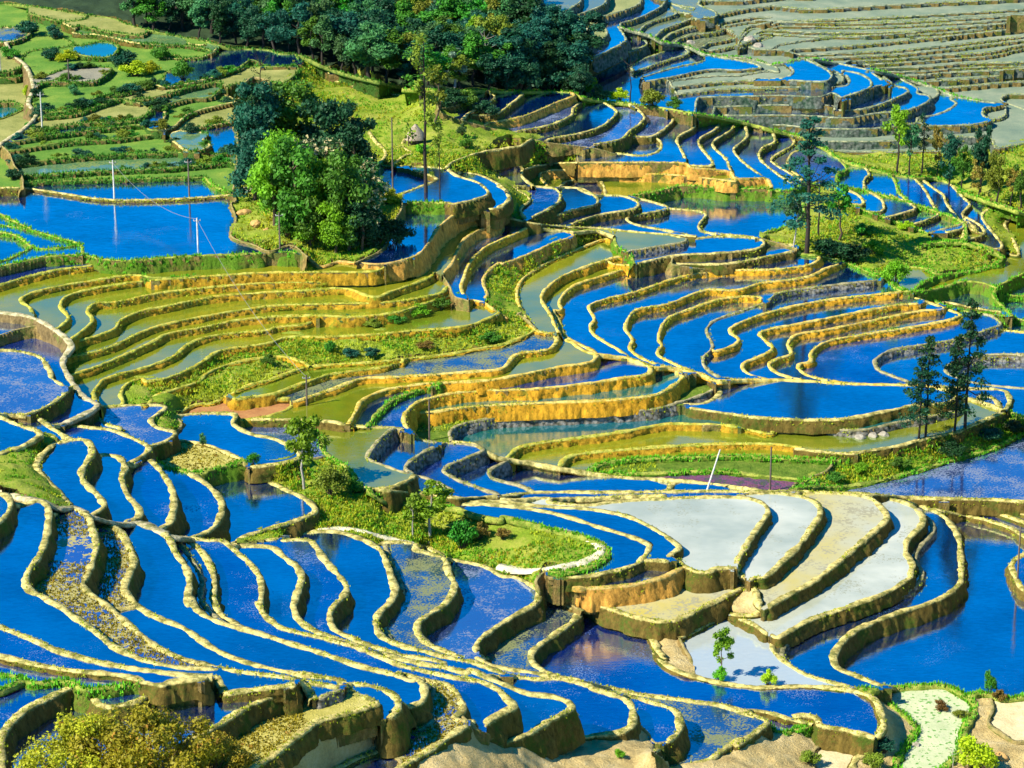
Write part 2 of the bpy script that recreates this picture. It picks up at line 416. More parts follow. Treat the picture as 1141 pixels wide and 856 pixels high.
s8 L 0.4 b | 32 520,478 600,465 680,430
bw0 R 1.7 b | 22 960,70 870,105 790,170 765,210 730,260 690,290 560,320 440,315 370,310 290,330 240,290
bw1 R 1.7 b | 22 950,100 1000,95 1045,130 1040,150 960,180 900,220 870,270 850,320 790,380
bw2 R 1.7 b | 23 150,160 110,165 60,190 0,215 22 985,255 930,310 900,380 890,430 920,470
bw3 R 1.7 b | 23 130,170 180,175 260,180 300,200 220,230 110,280 0,320 22 1050,315 990,370 985,410 1000,450 985,482 1050,525 1080,550
bw3b L 0.51 b | 22 915,470 985,484 1015,505 1050,527
bw4 R 1.05 b | 23 475,205 400,225 200,310 90,380 60,440 80,520 100,552
bw4b L 0.42 n | 23 145,595 100,552 60,530
bw5 R 1.05 b | 23 540,285 450,300 260,370 180,430 165,470 205,540 225,590 240,612
bw5b L 0.42 b | 23 100,552 150,605 235,615
bw6 R 1.05 b | 23 560,330 430,370 290,420 240,480 250,515 215,520 240,565 262,625 330,660
bw6b L 0.68 b | 23 470,322 550,325 570,318
bw7 R 1.05 b | 24 185,275 260,285 275,300 230,325 76,343 23 900,350 740,380 560,440 400,480 365,505 390,555 370,590 400,630 500,690 535,718
bw8 R 1.05 b | 24 275,300 380,312 300,340 240,370 120,392 23 1100,400 1000,430 860,432 700,490 560,520 520,590 550,640 540,680 600,725 695,757
bw9 R 1.05 b | 23 1110,480 1090,462 950,465 800,510 690,560 660,640 675,665 655,700 730,745 835,785
bw10 R 1.05 r | 24 390,315 450,345 540,385 500,392 330,410 100,445 23 1120,480 1000,525 900,560 865,600 890,670 850,720 860,760 920,800 990,812
bw11 R 1.05 b | 24 645,435 600,442 350,467 200,492 76,522 23 1050,552 970,590 965,610 1000,640 980,665 900,690 885,680
bw12 R 1.05 b | 24 640,450 715,482 600,495 400,532 200,572 60,598 20,620 75,675 60,695 0,722 23 1030,738 1015,755 1040,785 1115,808
bw13 R 1.05 b | 24 700,470 800,510 700,520 500,560 300,600 180,620 140,660 155,700 90,725 60,750 100,785 220,817
bw14 R 1.05 b | 24 800,505 870,540 700,582 450,622 300,652 240,695 235,735 190,745 185,765 230,795 390,828
bw15 R 1.05 r | 24 960,530 1010,545 1042,575 1000,595 850,640 700,665 570,690 510,730 520,765 580,795 690,832
bw16 R 1.05 r | 24 1250,705 1141,705 1000,705 900,720 830,745 810,775 850,800 960,830 1141,848 1250,855
bw17 R 1.05 b | 24 1040,600 1141,610 1250,620
b2 R 1 b | 23 280,640 350,690 480,712 540,722 640,758 695,757 835,785 910,815 990,812 1115,810 24 220,817 390,828 690,835 34 760,45 840,65
p34a L 1.5 b | 33 905,40 920,70 860,110 740,120 34 -150,150 40,175 280,182 400,175 560,145 680,120 800,112 850,90 840,65 780,40
p34b L 1.2 r | 34 310,200 330,218 450,225 600,195 760,165 860,135 868,105
p34c L 1 b | 34 170,305 380,325 500,310 620,290 720,262 800,245 862,232
p34d L 1.2 n | 33 850,205 34 76,200 310,205
p34e L 0.8 n | 34 200,300 170,305
p34f L 0.8 n | 34 400,355 440,320
GB L 1.3 g | 34 150,480 200,470 270,465 400,462 600,420 800,360 1000,305 1141,240 1250,200
r1 R 0.8 b | 34 780,40 900,50 1060,60 1080,100 1060,140 980,180 900,215 860,235
r2 R 0.5 b | 34 920,95 1030,130 1055,145
r3 R 0.5 b | 34 960,80 1010,92 1040,130
v1 L 1.2 b | 23 575,318 720,287 900,275 1020,265 1095,250 1107,225 1060,210 900,205 790,215 700,195
v2 L 1.3 b | 23 720,320 940,320 1065,300 24 76,285 170,262 180,245 100,235 30,228
v2b L 1 n | 23 720,287 720,320 940,350
v4 L 0.3 g | 24 180,248 190,275 260,285 390,315 470,350 560,390 650,438 740,468 830,508 960,530 1060,540 1141,558 1250,570
v4b L 0.6 n | 23 1070,210 24 40,215 180,255
v5 L 0.6 g | 24 565,388 600,425 660,438 700,410 770,365 750,345 650,335 540,360
v6 R 1 g | 24 700,240 800,228 880,230 980,260 1050,295 1000,330 860,360 770,362 720,340
v7 R 0.8 g | 24 660,438 760,430 900,395 1020,420 1010,455 1055,505 1090,540
v7b L 0.5 b | 24 800,480 900,500 1040,525
v8 L 0.8 g | 24 1020,420 1060,400 1141,360 1250,330
v8b L 0.5 g | 24 1050,455 1141,455 1250,455
f00 L 0.975 b | 12 810,460 910,435 928,410 900,388
f0a L 1.05 b | 12 920,480 1000,440 1030,412 1000,392
f0b L 1.12 b | 12 940,488 1040,482 1100,440 13 85,398 70,385
f1 L 1.27 b | 13 -60,520 0,512 100,490 230,435 305,405 285,390
f2 L 1.27 b | 13 40,562 200,530 290,490 300,460 345,420
f3 L 1.27 b | 13 200,590 400,545 485,480 470,460 420,430
f4 L 1.27 b | 13 390,612 500,590 540,555 600,505 580,470 540,442
f5 L 1.05 b | 13 550,580 640,575 720,515 715,490 690,462
f5b L 0.75 b | 13 640,580 672,605 662,640 600,660 480,650
f5c L 0.637 n | 13 400,612 320,650 320,690
f6 L 1.05 b | 13 775,692 770,660 740,590 810,540 815,500 790,478
f7 L 1.05 b | 13 780,702 890,697 830,600 910,540 905,500 870,488
f8 L 1.05 b | 13 968,730 950,680 890,610 970,550 975,520 930,500
f9 L 1.05 b | 13 1105,755 980,640 1035,580 1025,530 1000,515
f10 L 1.05 b | 14 190,795 100,740 20,670 30,630 85,600 70,555 40,535
f11 L 1.05 b | 14 200,765 70,685 80,665 165,610 160,580 130,558
f12 L 1.05 b | 14 200,755 140,705 160,650 230,630 225,610 215,580
f13 L 0.9 b | 14 465,808 465,760 485,740 465,708
f14 L 0.825 g | 24 645,48 610,15 14 590,760 560,735
f15 L 0.825 b | 24 770,98 740,40 720,5 14 680,762
f15b L 0.825 g | 14 345,790 350,740 390,720 360,680
f16 L 0.9 b | 24 870,140 810,60 800,30 14 760,800 720,770
f17 L 0.975 b | 24 930,165 880,110 910,70 890,45 14 850,800 820,775
f17b L 0.75 b | 24 890,145 885,195 880,220 960,200 975,185
f18 L 0.975 b | 24 890,220 1000,255 1048,245 965,130 965,110 998,80 980,60 860,12
f19 L 0.975 b | 24 1040,265 1118,285 1100,230 1060,150 1112,110 1095,85 1020,62
f17c L 0.75 b | 24 885,148 920,175 970,190 960,160 890,120
R1g R 0.8 g | 14 150,808 190,790 320,785 450,805 640,856 24 760,95 885,147 895,200 880,225 800,228
R1h L 1.2 r | 24 885,150 760,185 740,195
UB R 0.9 g | 12 640,380 820,385 1030,385 13 0,388 80,388 300,395 340,415 430,430 540,440 690,460 790,478 900,495 1000,515 14 0,530 70,550 160,570 220,590 300,630 350,670 470,710 570,735 680,755 760,755 850,790 900,820 24 860,10 1000,60 1080,85 1141,110 1250,160
gg1 L 1 b | 13 320,690 500,690 775,692 800,710 968,730 985,755 1120,760 14 70,790
gg2 L 1 b | 13 130,790 80,745 90,720 200,695 320,690
gg3 L 1 b | 13 190,790 155,740 220,722 560,735 760,745 985,770
gg4 L 1 b | 13 240,795 270,770 400,755 430,790
gg5 L 1.2 g | 13 540,832 650,812 760,788 980,800 1141,800 14 60,808 160,808
gg6 L 0.8 n | 13 -20,690 60,680 90,720
h1 L 1.3 b | 23 -20,80 30,50 15,10 13 -20,790
h2 L 1.5 b | 23 105,140 75,90 115,50 90,25 13 20,780 -20,765
h3 L 1.6 b | 23 110,130 230,65 245,30 13 220,800 40,788
h4 L 1.7 b | 23 160,140 270,100 400,65 400,40 13 330,800 200,795
h5 L 1.7 b | 23 280,155 400,115 560,85 577,65 520,35 13 380,825 320,800
h6 L 1.4 b | 23 820,205 700,180 560,152 525,130 560,115 700,85 660,65 13 540,832
h7 R 1 b | 23 700,85 860,108 830,160 850,185 1050,205 1075,212
hb R 0.8 b | 23 -20,115 110,145 250,162 420,170 560,185 700,195 820,205
hb2 R 0.5 b | 23 110,150 150,165 300,185 400,180 475,205
hb3 R 1.4 g | 23 475,205 480,240 540,285 560,320
hb4 L 1 r | 23 540,265 700,240 775,225 780,212
k2 L 0.8 b | 12 545,700 700,725 785,760 720,790 620,830 560,856
k3 R 1.2 b | 12 620,705 820,715 870,745 960,775 1003,810 22 995,30 870,65 820,60
k4 R 1.2 b | 12 880,730 960,740 1060,790 1095,840 22 1090,45 1060,80 990,85 960,75
k5 R 1 b | 12 1141,660 1060,690 1030,720 1060,765 13 0,765
k6 L 1 b | 12 820,720 850,690 940,655 1000,640 1141,620
k7 L 1 b | 12 600,700 650,660 680,650 640,620 650,590
k8 L 1 b | 12 540,700 570,650 520,590 500,560
k9 L 1.2 g | 22 640,60 820,60
k10 L 0.8 n | 22 440,315 560,250 600,150 640,60 560,20 12 540,850 545,700
x1 L 0.5 b | 11 -60,798 100,798 260,820 430,845 620,848 850,838 990,825
x2 L 0.4 g | 11 870,755 920,795 990,822
x3 L 0.3 n | 11 990,822 1000,850 21 980,60 1000,130 980,200 1080,240 1141,265 22 170,240 240,290
y0 L 0.4 g | 21 -60,90 0,110 60,140 130,172
y00 L 0.4 g | 21 -60,150 0,157 100,170 250,212 340,240 352,275
y01 L 0.4 g | 21 -60,180 70,200 140,250 200,258 350,242
y1 L 2.4 g | 21 200,290 350,282 430,300 550,307 700,295 850,285 1000,280 1141,275 22 170,272 240,290
y02 L 1 g | 21 140,250 40,300 -60,330
y3 L 1.2 g | 21 -60,345 100,310 210,285
z1 L 0.68 g | 11 120,775 280,768 500,762 700,755 880,752
z2 L 0.816 g | 11 100,745 300,735 500,722 700,715 970,690 1000,700
z3 L 0.85 g | 11 60,695 400,662 700,650 800,645 900,655 970,650
z4 L 0.85 g | 11 50,640 300,602 500,590 690,570 740,590 735,610
z5 L 0.85 g | 11 60,600 250,570 450,545 610,530 635,550 690,555
z5b L 0.68 g | 11 150,550 300,530 440,515 570,510
z6 L 0.85 g | 11 150,500 190,495 330,482 420,450 520,420 540,430
z7 L 0.85 g | 11 430,520 570,510 640,470 620,445 540,430
z9 L 0.816 g | 11 150,370 180,350 400,345 460,310 470,290 300,290 180,330
z10 L 0.85 g | 11 130,430 190,472 330,460 420,410 520,398 620,370 690,345
z11 L 0.68 b | 11 690,570 700,550 680,530 700,490 690,460 640,465
z12 L 0.816 b | 11 735,540 800,485 960,440 1000,430 970,410
z13 L 0.816 b | 11 820,545 1000,512 1075,480 1040,450 1000,435
z14 L 0.85 g | 11 640,460 700,445 800,420 900,410 925,390
z15 L 0.85 g | 11 540,430 620,420 700,400 850,360 935,350 960,370
z16 L 0.68 b | 11 690,370 780,358 900,330 1005,295 980,285
z17 L 0.935 b | 11 735,600 800,640 890,620 860,590 880,570 770,555 735,565
z18 L 0.816 g | 11 100,240 130,218 250,205 310,190 260,160
z19 L 0.816 g | 11 310,190 330,230 470,240 500,200 440,180 320,200
z20 L 0.68 b | 11 -60,185 60,175 125,145 120,125 60,118 -60,120
z21 L 0.816 b | 11 270,100 320,125 310,140 430,150 560,180 600,185
z22 L 0.816 g | 11 340,110 480,140 600,150 620,140
z23 L 0.816 g | 11 130,60 250,90 350,85 365,70
z24 L 0.816 g | 11 650,230 760,240 780,280 700,310
z25 L 0.816 g | 11 670,190 800,195 880,210
z26 L 0.68 b | 11 690,250 850,245 905,220
z27 L 0.68 b | 11 790,170 800,185 870,190 880,170
z28 L 0.816 g | 11 -60,440 60,435 100,460 20,500 -60,520
z29 L 0.816 g | 11 -60,330 80,325 120,300
z30 L 0.816 g | 11 -60,310 60,300 110,270
z31 L 0.816 g | 12 -60,355 60,350 140,350 200,300 190,285 60,285 -60,290
z32 L 0.68 g | 12 -60,300 0,255 60,280
z33 L 0.68 g | 12 150,285 220,265 200,250
z34 L 0.68 b | 12 290,320 380,350 400,325 320,310
z35 L 0.68 b | 12 410,330 430,365 510,365 420,325
z36 L 0.68 b | 12 540,360 560,390 670,405 660,380
ztop R 0.8 g | 11 -60,20 60,20 210,40 360,65 480,80 540,105 700,145 880,180 980,205 1141,215 12 120,230 200,235 300,280 420,320 530,345 660,380
pth2 L 0.5 p | 11 -40,640 0,610 100,545 155,480 120,440 140,370 110,280 60,240
e1 L 1.3 b | 13 180,175 290,130 290,108 250,90
e2 L 1.4 b | 13 240,192 355,145 355,110 320,75
e3 L 1.4 b | 13 330,215 440,150 432,115 400,95
e4 L 1.4 b | 13 370,255 520,175 515,150 490,115
e5 L 1.4 b | 13 430,265 480,240 610,190 580,150 560,135
e6 L 1.4 b | 13 540,285 600,250 690,215 670,185 620,150
e7 L 1.4 b | 13 560,305 700,255 790,225 770,205 680,180
e8 L 1.4 r | 13 590,330 720,290 865,255 860,230
e9 L 1.4 b | 13 600,345 700,330 870,297 1000,297 1095,288 1060,268 870,235
e0 L 1.2 b | 13 140,140 250,60 290,35 330,5 330,-30
e0b L 1.2 b | 13 100,60 150,20 160,-30
e11 L 1.3 b | 13 300,70 420,25 440,0 440,-30
e12 L 1.3 b | 13 400,75 480,55 580,15 590,-30
e13 L 1.3 b | 13 500,100 580,75 670,30 690,5 690,-30
e14 L 1.2 b | 13 600,110 640,90 735,60 720,35 690,5
e15 L 1.2 b | 13 680,125 800,80 810,65 735,50
e16 L 1.2 b | 13 680,180 690,160 750,130 870,100 860,90 805,75
e17 L 1.2 b | 13 750,165 800,150 930,130 920,110 870,95
e18 L 1.2 b | 13 870,185 990,160 980,140 930,115
e19 L 1.2 b | 13 840,205 870,215 1000,190 1015,165 990,155
e20 L 1.1 b | 13 840,75 905,70 900,50 830,20 840,5 1000,5 1141,-10
e21 L 1 b | 13 700,10 800,45 815,35 780,30 705,15
e22 R 0.68 g | 13 490,115 620,150 680,180 780,195 860,230 1050,250 1141,275 14 220,250 330,265 450,290 600,320 780,380 860,410 960,430
e23 L 0.85 r | 13 930,60 1000,45 1141,25 14 76,25 230,40 600,20 1141,-5 1250,-10
e24 L 0.5 r | 13 930,95 1060,75 1141,75 14 0,90 300,85 600,72 900,55 1141,40 1250,35
e25 L 0.5 r | 13 1000,165 1040,115 1141,105 14 100,95 500,100 800,85 1141,65 1250,60
e26 L 0.5 r | 13 1010,190 1141,140 14 0,150 40,130 300,140 700,130 1141,92 1250,85
e27 L 0.85 r | 14 100,190 300,160 510,150 700,135
e28 L 0.85 r | 14 160,210 400,195 560,180 800,155 1141,120 1250,115
e29 L 0.5 r | 14 200,235 400,225 600,215 800,195 1141,155 1250,150
e30 L 0.5 r | 14 400,260 600,250 800,235 1000,220 1141,190 1250,180
e31 L 0.5 r | 14 470,290 700,285 900,270 1141,265 1250,262
e32 L 0.85 r | 14 620,325 800,310 1000,300 1141,290 1250,285
e33 L 0.85 b | 14 720,345 900,335 1141,310 1250,300
e34 L 0.85 b | 14 800,375 900,365 1141,345 1250,340
e35 L 0.85 b | 14 1141,465 1045,425 1060,405 1141,400 1250,395
e36 L 0.85 r | 14 0,210 120,215 200,235
a1b L 1.3 b | 14 -60,320 60,300 100,305 90,285 0,250
a2b L 1.3 b | 14 0,335 130,330 165,305 150,285 110,265
a3b L 1.4 b | 14 -60,345 160,342 300,345 327,322 310,300 220,252
a4b L 1.2 b | 14 330,355 375,340 355,310 290,285 250,262
a4c L 1.2 b | 14 340,370 395,360 400,340 370,300
a5b L 1.5 b | 14 370,415 490,370 492,345 450,315 380,300
a6b L 1.5 b | 14 300,440 400,420 560,375 575,360 550,345 480,300
a6c L 1.2 b | 14 490,370 555,360
a7b L 1.6 b | 14 330,470 480,458 650,392 640,375 600,365 540,320
a8b L 1.6 b | 14 640,470 700,450 745,420 735,405 690,395 690,375 600,325
a9b L 1.6 b | 14 740,420 770,410 775,385 740,360
a10b L 1.8 b | 14 690,500 790,480 855,440 830,420 860,410 780,378
a11b L 1.8 r | 14 740,535 900,530 1000,510 970,490 970,460 1060,445 960,430
a12b L 1.2 r | 14 1000,510 1060,490 1060,445
a13b L 1.2 b | 14 1020,630 1141,610 1250,600
a14b L 1.2 b | 14 850,580 1000,590 1020,630
s1h L 0.85 r | 14 -60,375 150,370 320,365 340,370
s2h L 0.85 r | 14 -60,410 100,405 280,410 330,395 370,415
s3h L 0.85 r | 14 -60,450 150,445 330,450 340,470
s4h L 0.85 r | 14 -60,490 200,490 400,500 520,480 640,470
s5h L 0.85 r | 14 -60,520 100,530 300,545 500,545 700,520
s6h L 0.85 r | 14 280,600 500,600 700,590 850,580
s7h L 0.78 r | 14 300,640 500,645 700,640 900,640 1020,630
s1i L 0.85 r | 13 700,345 850,325 1005,322
s2i L 0.85 r | 13 720,370 900,350 1005,345
s3i L 0.85 r | 13 740,400 900,380 1005,375
s4i L 0.85 r | 13 820,435 830,415 1005,410
s5i L 0.85 r | 13 900,455 1005,450
s6i L 0.85 r | 13 930,490 1005,490
top L 1.5 r | 14 -60,-20 300,-15 1250,-40
FR R 1 n | 13 330,405 345,330 375,258 260,205 180,175 140,140 100,60 60,0 40,-60
FB L 1 n | 12 790,395 800,470 950,525 13 0,555 70,575 200,605 390,628 480,652
t67 R 0.612 n | 22 770,350 810,370 840,415 860,455 920,475
DB1 L 1.6 n | c 100,500 190,585 270,615 385,685
DB2 L 1.4 n | c 652,555 700,640
DB3 L 1.4 n | d 290,520 380,600 440,680 530,672
DB4 L 1 n | d 430,750 500,800 550,870
Q8b L 0.8 n | 32 180,350 260,345 320,332
BK R 0.8 g | 14 200,800 205,860 24 205,112 130,165 40,190 10,212
GT L 0.6 g | 34 1060,140 1141,175 1250,190
TC R 0.8 n | 11 1000,720 1010,640 1000,500 1010,420 1060,330 1141,340 12 60,340
TL L 0.8 n | 11 0,610 40,650 60,700 90,740 100,800
TM L 0.8 n | 11 985,825 1000,720
WS L 0.5 n | 11 100,545 150,500 160,480
CLO L 0.5 n | 44 395,503 425,537
BKT L 0.4 n | 34 160,478 235,425 305,395 352,328
fa1 L 1.1 b | 24 395,62 450,70 462,58 440,30 385,3
fa2 L 1.1 b | 24 475,98 530,100 548,80 535,45 480,12
fa3 L 1.1 b | 24 555,125 640,100 680,85 665,68 600,40 575,28
fa4 L 1.1 b | 24 650,160 740,130 775,112 768,98
fa5 L 1.1 b | 24 740,195 850,180 893,160 887,148
fab L 0.5 g | 24 340,5 380,40 395,62 475,98 555,125 650,160 740,195 800,228
e24m L 0.45 r | 13 930,112 1060,92 1141,92 14 0,107 300,102 600,89 900,72 1141,57 1250,52
e25m L 0.45 r | 13 1000,182 1040,132 1141,122 14 100,112 500,117 800,102 1141,82 1250,77
e26m L 0.45 r | 13 1010,207 1141,157 14 0,167 40,147 300,157 700,147 1141,109 1250,102
e29m L 0.45 r | 14 200,252 400,242 600,232 800,212 1141,172 1250,167
e30m L 0.45 r | 14 400,277 600,267 800,252 1000,237 1141,207 1250,197
e31m L 0.45 r | 14 470,307 700,302 900,287 1141,282 1250,279
'''
import bpy, bmesh, random
from mathutils import Vector, Matrix
SC=bpy.context.scene
COL=SC.collection
# ------------------------------------------------------------------ region types (photo positions)
SEEDS=[ # x,y,type
(361,31,'sf'),(335,181,'sg'),(468,602,'sg'),(681,101,'sg'),(1006,180,'sg'),(950,270,'sg'),(1032,511,'sg'),
(740,716,'sd'),(617,655,'sd'),(516,836,'sd'),(851,831,'sd'),(939,826,'fb'),(985,800,'sd'),(1032,795,'fc'),(1090,815,'sd'),(1125,795,'fb'),
(480,810,'wy'),(289,815,'fs'),(361,826,'fs'),(412,837,'sd'),(103,810,'wb'),(223,509,'fs'),
(229,85,'wb'),(279,87,'wb'),(8,38,'wg'),(10,122,'wt'),(108,57,'wt'),(84,84,'fm'),(171,145,'wb'),(244,167,'wb'),(140,208,'wb'),(100,250,'wb'),
(359,389,'sg'),(299,418,'sg'),(216,457,'fr'),(810,533,'fp'),(770,517,'fgr'),(700,520,'fgr'),
(774,593,'wm'),(851,593,'wm'),(908,619,'wm2'),(980,619,'wm'),(748,665,'wm2'),(805,738,'wm3'),(700,560,'wm'),
(79,617,'wy'),(134,640,'wy'),(158,712,'wy'),(470,639,'wg'),(595,700,'wg'),(790,815,'wg'),(531,680,'ws'),(20,430,'ws'),(165,465,'ws'),(290,470,'ws'),(310,440,'wg'),(262,500,'wb'),
(620,505,'fgr'),(520,455,'fgr'),(1100,530,'ws'),(30,590,'wb'),(20,640,'wb'),
(899,79,'wb'),(958,95,'wb'),(975,100,'wb'),(1030,110,'wb'),(1050,117,'wb'),(1090,127,'wb'),(1120,150,'wb'),(925,75,'wb'),(1000,101,'wb'),(818,70,'wb'),(880,72,'wb'),(690,195,'wo'),(700,205,'wo'),(620,190,'wo'),(430,165,'sg'),(600,175,'sw'),(520,160,'sg'),(560,180,'sg'),
(399,505,'wo'),(120,395,'wo'),(850,500,'wo'),(760,480,'wo'),(930,528,'sg'),(430,425,'wo'),(500,440,'wo'),(560,420,'wo'),(620,440,'wt'),
(560,470,'wt'),(500,390,'sg'),(480,280,'ws'),(610,150,'ws'),(600,130,'ws'),(660,125,'wb'),(700,135,'ws'),(740,140,'ws'),(1120,270,'sg'),
(40,495,'wb'),(20,520,'sg'),(690,637,'wb'),(665,600,'wb'),(720,190,'wo'),(385,300,'wo'),(470,305,'wo'),(20,320,'wo'),
(600,205,'wo'),(660,188,'wo'),(735,205,'wo'),(1110,70,'fh'),(1050,100,'fh'),(1112,160,'fh'),(930,150,'fh'),
]
def typer(T):
    ty=[]
    for k in range(T.n):
        x,y=T.cx[k],T.cy[k]; r=(k*7919%100)/100
        t='wb'
        ub=np.interp(x,[640,830,870,1000,1141],[104,137,150,193,240])
        if x<262 and y<203: t=('fg','fo','fg','ft','fo')[k%5]
        elif 630<x<790 and 22<y<72 and y>.30*(x-700)+22: t='wb'
        elif x>800 and y<66: t='fh'
        elif x>600 and y<66: t='we' if r<.75 else 'fe'
        elif x>735 and y<ub-4: t='fh' if T.cnt[k]>300 or r<.4 else 'wb'
        elif 60<x<520 and 290<y<440: t='wo'
        elif y>560 and x<640: t='wd' if r<.6 else 'wb'
        elif y>740: t='wd'
        elif 560<x and 240<y<330 and r<.35: t='wo'
        elif r<.25: t='wd'
        ty.append(t)
    for x,y,t in SEEDS:
        ty[T.lab[int(y-Y0),int(x-X0)]]=t
    return ty
T=build_terrain(LINES,typer)
# ------------------------------------------------------------------ node helpers
def mat(name):
    m=bpy.data.materials.new(name); m.use_nodes=True; m.node_tree.nodes.clear()
    return m,m.node_tree.nodes,m.node_tree.links
def mapping(n,l,scale=(1,1,1)):
    g=n.new('ShaderNodeNewGeometry'); mp=n.new('ShaderNodeMapping'); mp.inputs['Scale'].default_value=scale
    l.new(g.outputs['Position'],mp.inputs['Vector']); return mp.outputs[0],g
def noise(n,l,vec,scale,detail=4,rough=.6):
    t=n.new('ShaderNodeTexNoise'); t.inputs['Scale'].default_value=scale; t.inputs['Detail'].default_value=detail; t.inputs['Roughness'].default_value=rough
    l.new(vec,t.inputs['Vector']); return t.outputs['Fac']
def ramp(n,l,fac,stops):
    r=n.new('ShaderNodeValToRGB'); e=r.color_ramp.elements
    while len(e)<len(stops): e.new(0.5)
    for k,(p,c) in zip(e,stops): k.position=p; k.color=(*c,1)
    l.new(fac,r.inputs[0]); return r.outputs[0]
def frange(n,l,v,a,b,c=0.,d=1.):
    m=n.new('ShaderNodeMapRange'); m.inputs[1].default_value=a;m.inputs[2].default_value=b;m.inputs[3].default_value=c;m.inputs[4].default_value=d
    l.new(v,m.inputs[0]); return m.outputs[0]
def mixc(n,l,f,a,b):
    m=n.new('ShaderNodeMix'); m.data_type='RGBA'
    if isinstance(f,float): m.inputs[0].default_value=f
    else: l.new(f,m.inputs[0])
    for i,v in ((6,a),(7,b)):
        if isinstance(v,tuple): m.inputs[i].default_value=(*v,1)
        else: l.new(v,m.inputs[i])
    return m.outputs[2]
def math2(n,l,op,a,b):
    m=n.new('ShaderNodeMath'); m.operation=op
    for i,v in enumerate((a,b)):
        if isinstance(v,(int,float)): m.inputs[i].default_value=v
        else: l.new(v,m.inputs[i])
    return m.outputs[0]
def finish(n,l,shader):
    o=n.new('ShaderNodeOutputMaterial'); l.new(shader,o.inputs[0])
def diffuse(n,l,col,rough=.9,bump=None,bd=.1,spec=.2):
    p=n.new('ShaderNodeBsdfPrincipled'); p.inputs['Roughness'].default_value=rough; p.inputs['Specular IOR Level'].default_value=spec
    if isinstance(col,tuple): p.inputs['Base Color'].default_value=(*col,1)
    else: l.new(col,p.inputs['Base Color'])
    if bump is not None:
        b=n.new('ShaderNodeBump'); b.inputs['Distance'].default_value=bd; b.inputs['Strength'].default_value=1
        l.new(bump,b.inputs['Height']); l.new(b.outputs[0],p.inputs['Normal'])
    return p.outputs[0]
def water(name,bottom,bottom2,refl,tint=(.80,.90,1),rip=.012,speck=None,mud=None):
    m,n,l=mat(name); v,g=mapping(n,l)
    big=noise(n,l,v,.09,3); fine=noise(n,l,v,2.2,5,.7)
    col=mixc(n,l,frange(n,l,big,.35,.65),bottom,bottom2)
    d=n.new('ShaderNodeBsdfDiffuse'); vs,_=mapping(n,l,(1,2.2,1))
    gl=n.new('ShaderNodeBsdfGlossy'); gl.inputs['Roughness'].default_value=.035; gl.inputs['Color'].default_value=(*tint,1)
    bmp=n.new('ShaderNodeBump'); bmp.inputs['Distance'].default_value=rip; bmp.inputs['Strength'].default_value=1
    h=math2(n,l,'ADD',noise(n,l,vs,1.3,3,.65),math2(n,l,'MULTIPLY',noise(n,l,v,.22,2,.5),2.6)); l.new(h,bmp.inputs['Height']); l.new(bmp.outputs[0],gl.inputs['Normal'])
    fac=frange(n,l,math2(n,l,'ADD',math2(n,l,'MULTIPLY',big,.5),math2(n,l,'MULTIPLY',noise(n,l,vs,.9,6,.75),.5)),.36,.62,refl*.66,min(refl*1.12,1))
    if speck:
        sc,amt,c1,patch=speck   # floating stalks, weed and straw
        vo=n.new('ShaderNodeTexNoise'); vo.inputs['Scale'].default_value=sc; vo.inputs['Detail'].default_value=3; vo.inputs['Roughness'].default_value=.75; l.new(v,vo.inputs['Vector'])
        pt=noise(n,l,v,patch,3,.6)
        thr=frange(n,l,pt,.35,.65,amt-.12,amt+.12)
        k=math2(n,l,'GREATER_THAN',math2(n,l,'ADD',vo.outputs['Fac'],math2(n,l,'SUBTRACT',thr,1.0)),0.0)
        k=math2(n,l,'MULTIPLY',k,.9)
        c2=mixc(n,l,fine,c1,tuple(x*.55 for x in c1))
        col=mixc(n,l,k,col,c2)
        fac=math2(n,l,'MULTIPLY',fac,math2(n,l,'SUBTRACT',1.0,k))
    l.new(col,d.inputs['Color'])
    mx=n.new('ShaderNodeMixShader'); l.new(fac,mx.inputs[0]); l.new(d.outputs[0],mx.inputs[1]); l.new(gl.outputs[0],mx.inputs[2])
    finish(n,l,mx.outputs[0]); return m
def field(name,stops,sc=.5,fine=3.,bd=.12,spots=None,rows=None):
    m,n,l=mat(name); v,g=mapping(n,l)
    a=noise(n,l,v,sc,6,.65); b=noise(n,l,v,fine,5,.7)
    f=math2(n,l,'ADD',math2(n,l,'MULTIPLY',a,.65),math2(n,l,'MULTIPLY',b,.35))
    col=ramp(n,l,f,stops)
    if spots:
        sp,thr,c=spots
        k=math2(n,l,'GREATER_THAN',noise(n,l,v,sp,2,.5),thr); col=mixc(n,l,math2(n,l,'MULTIPLY',k,.85),col,c)
    finish(n,l,diffuse(n,l,col,.95,b,bd,.1)); return m
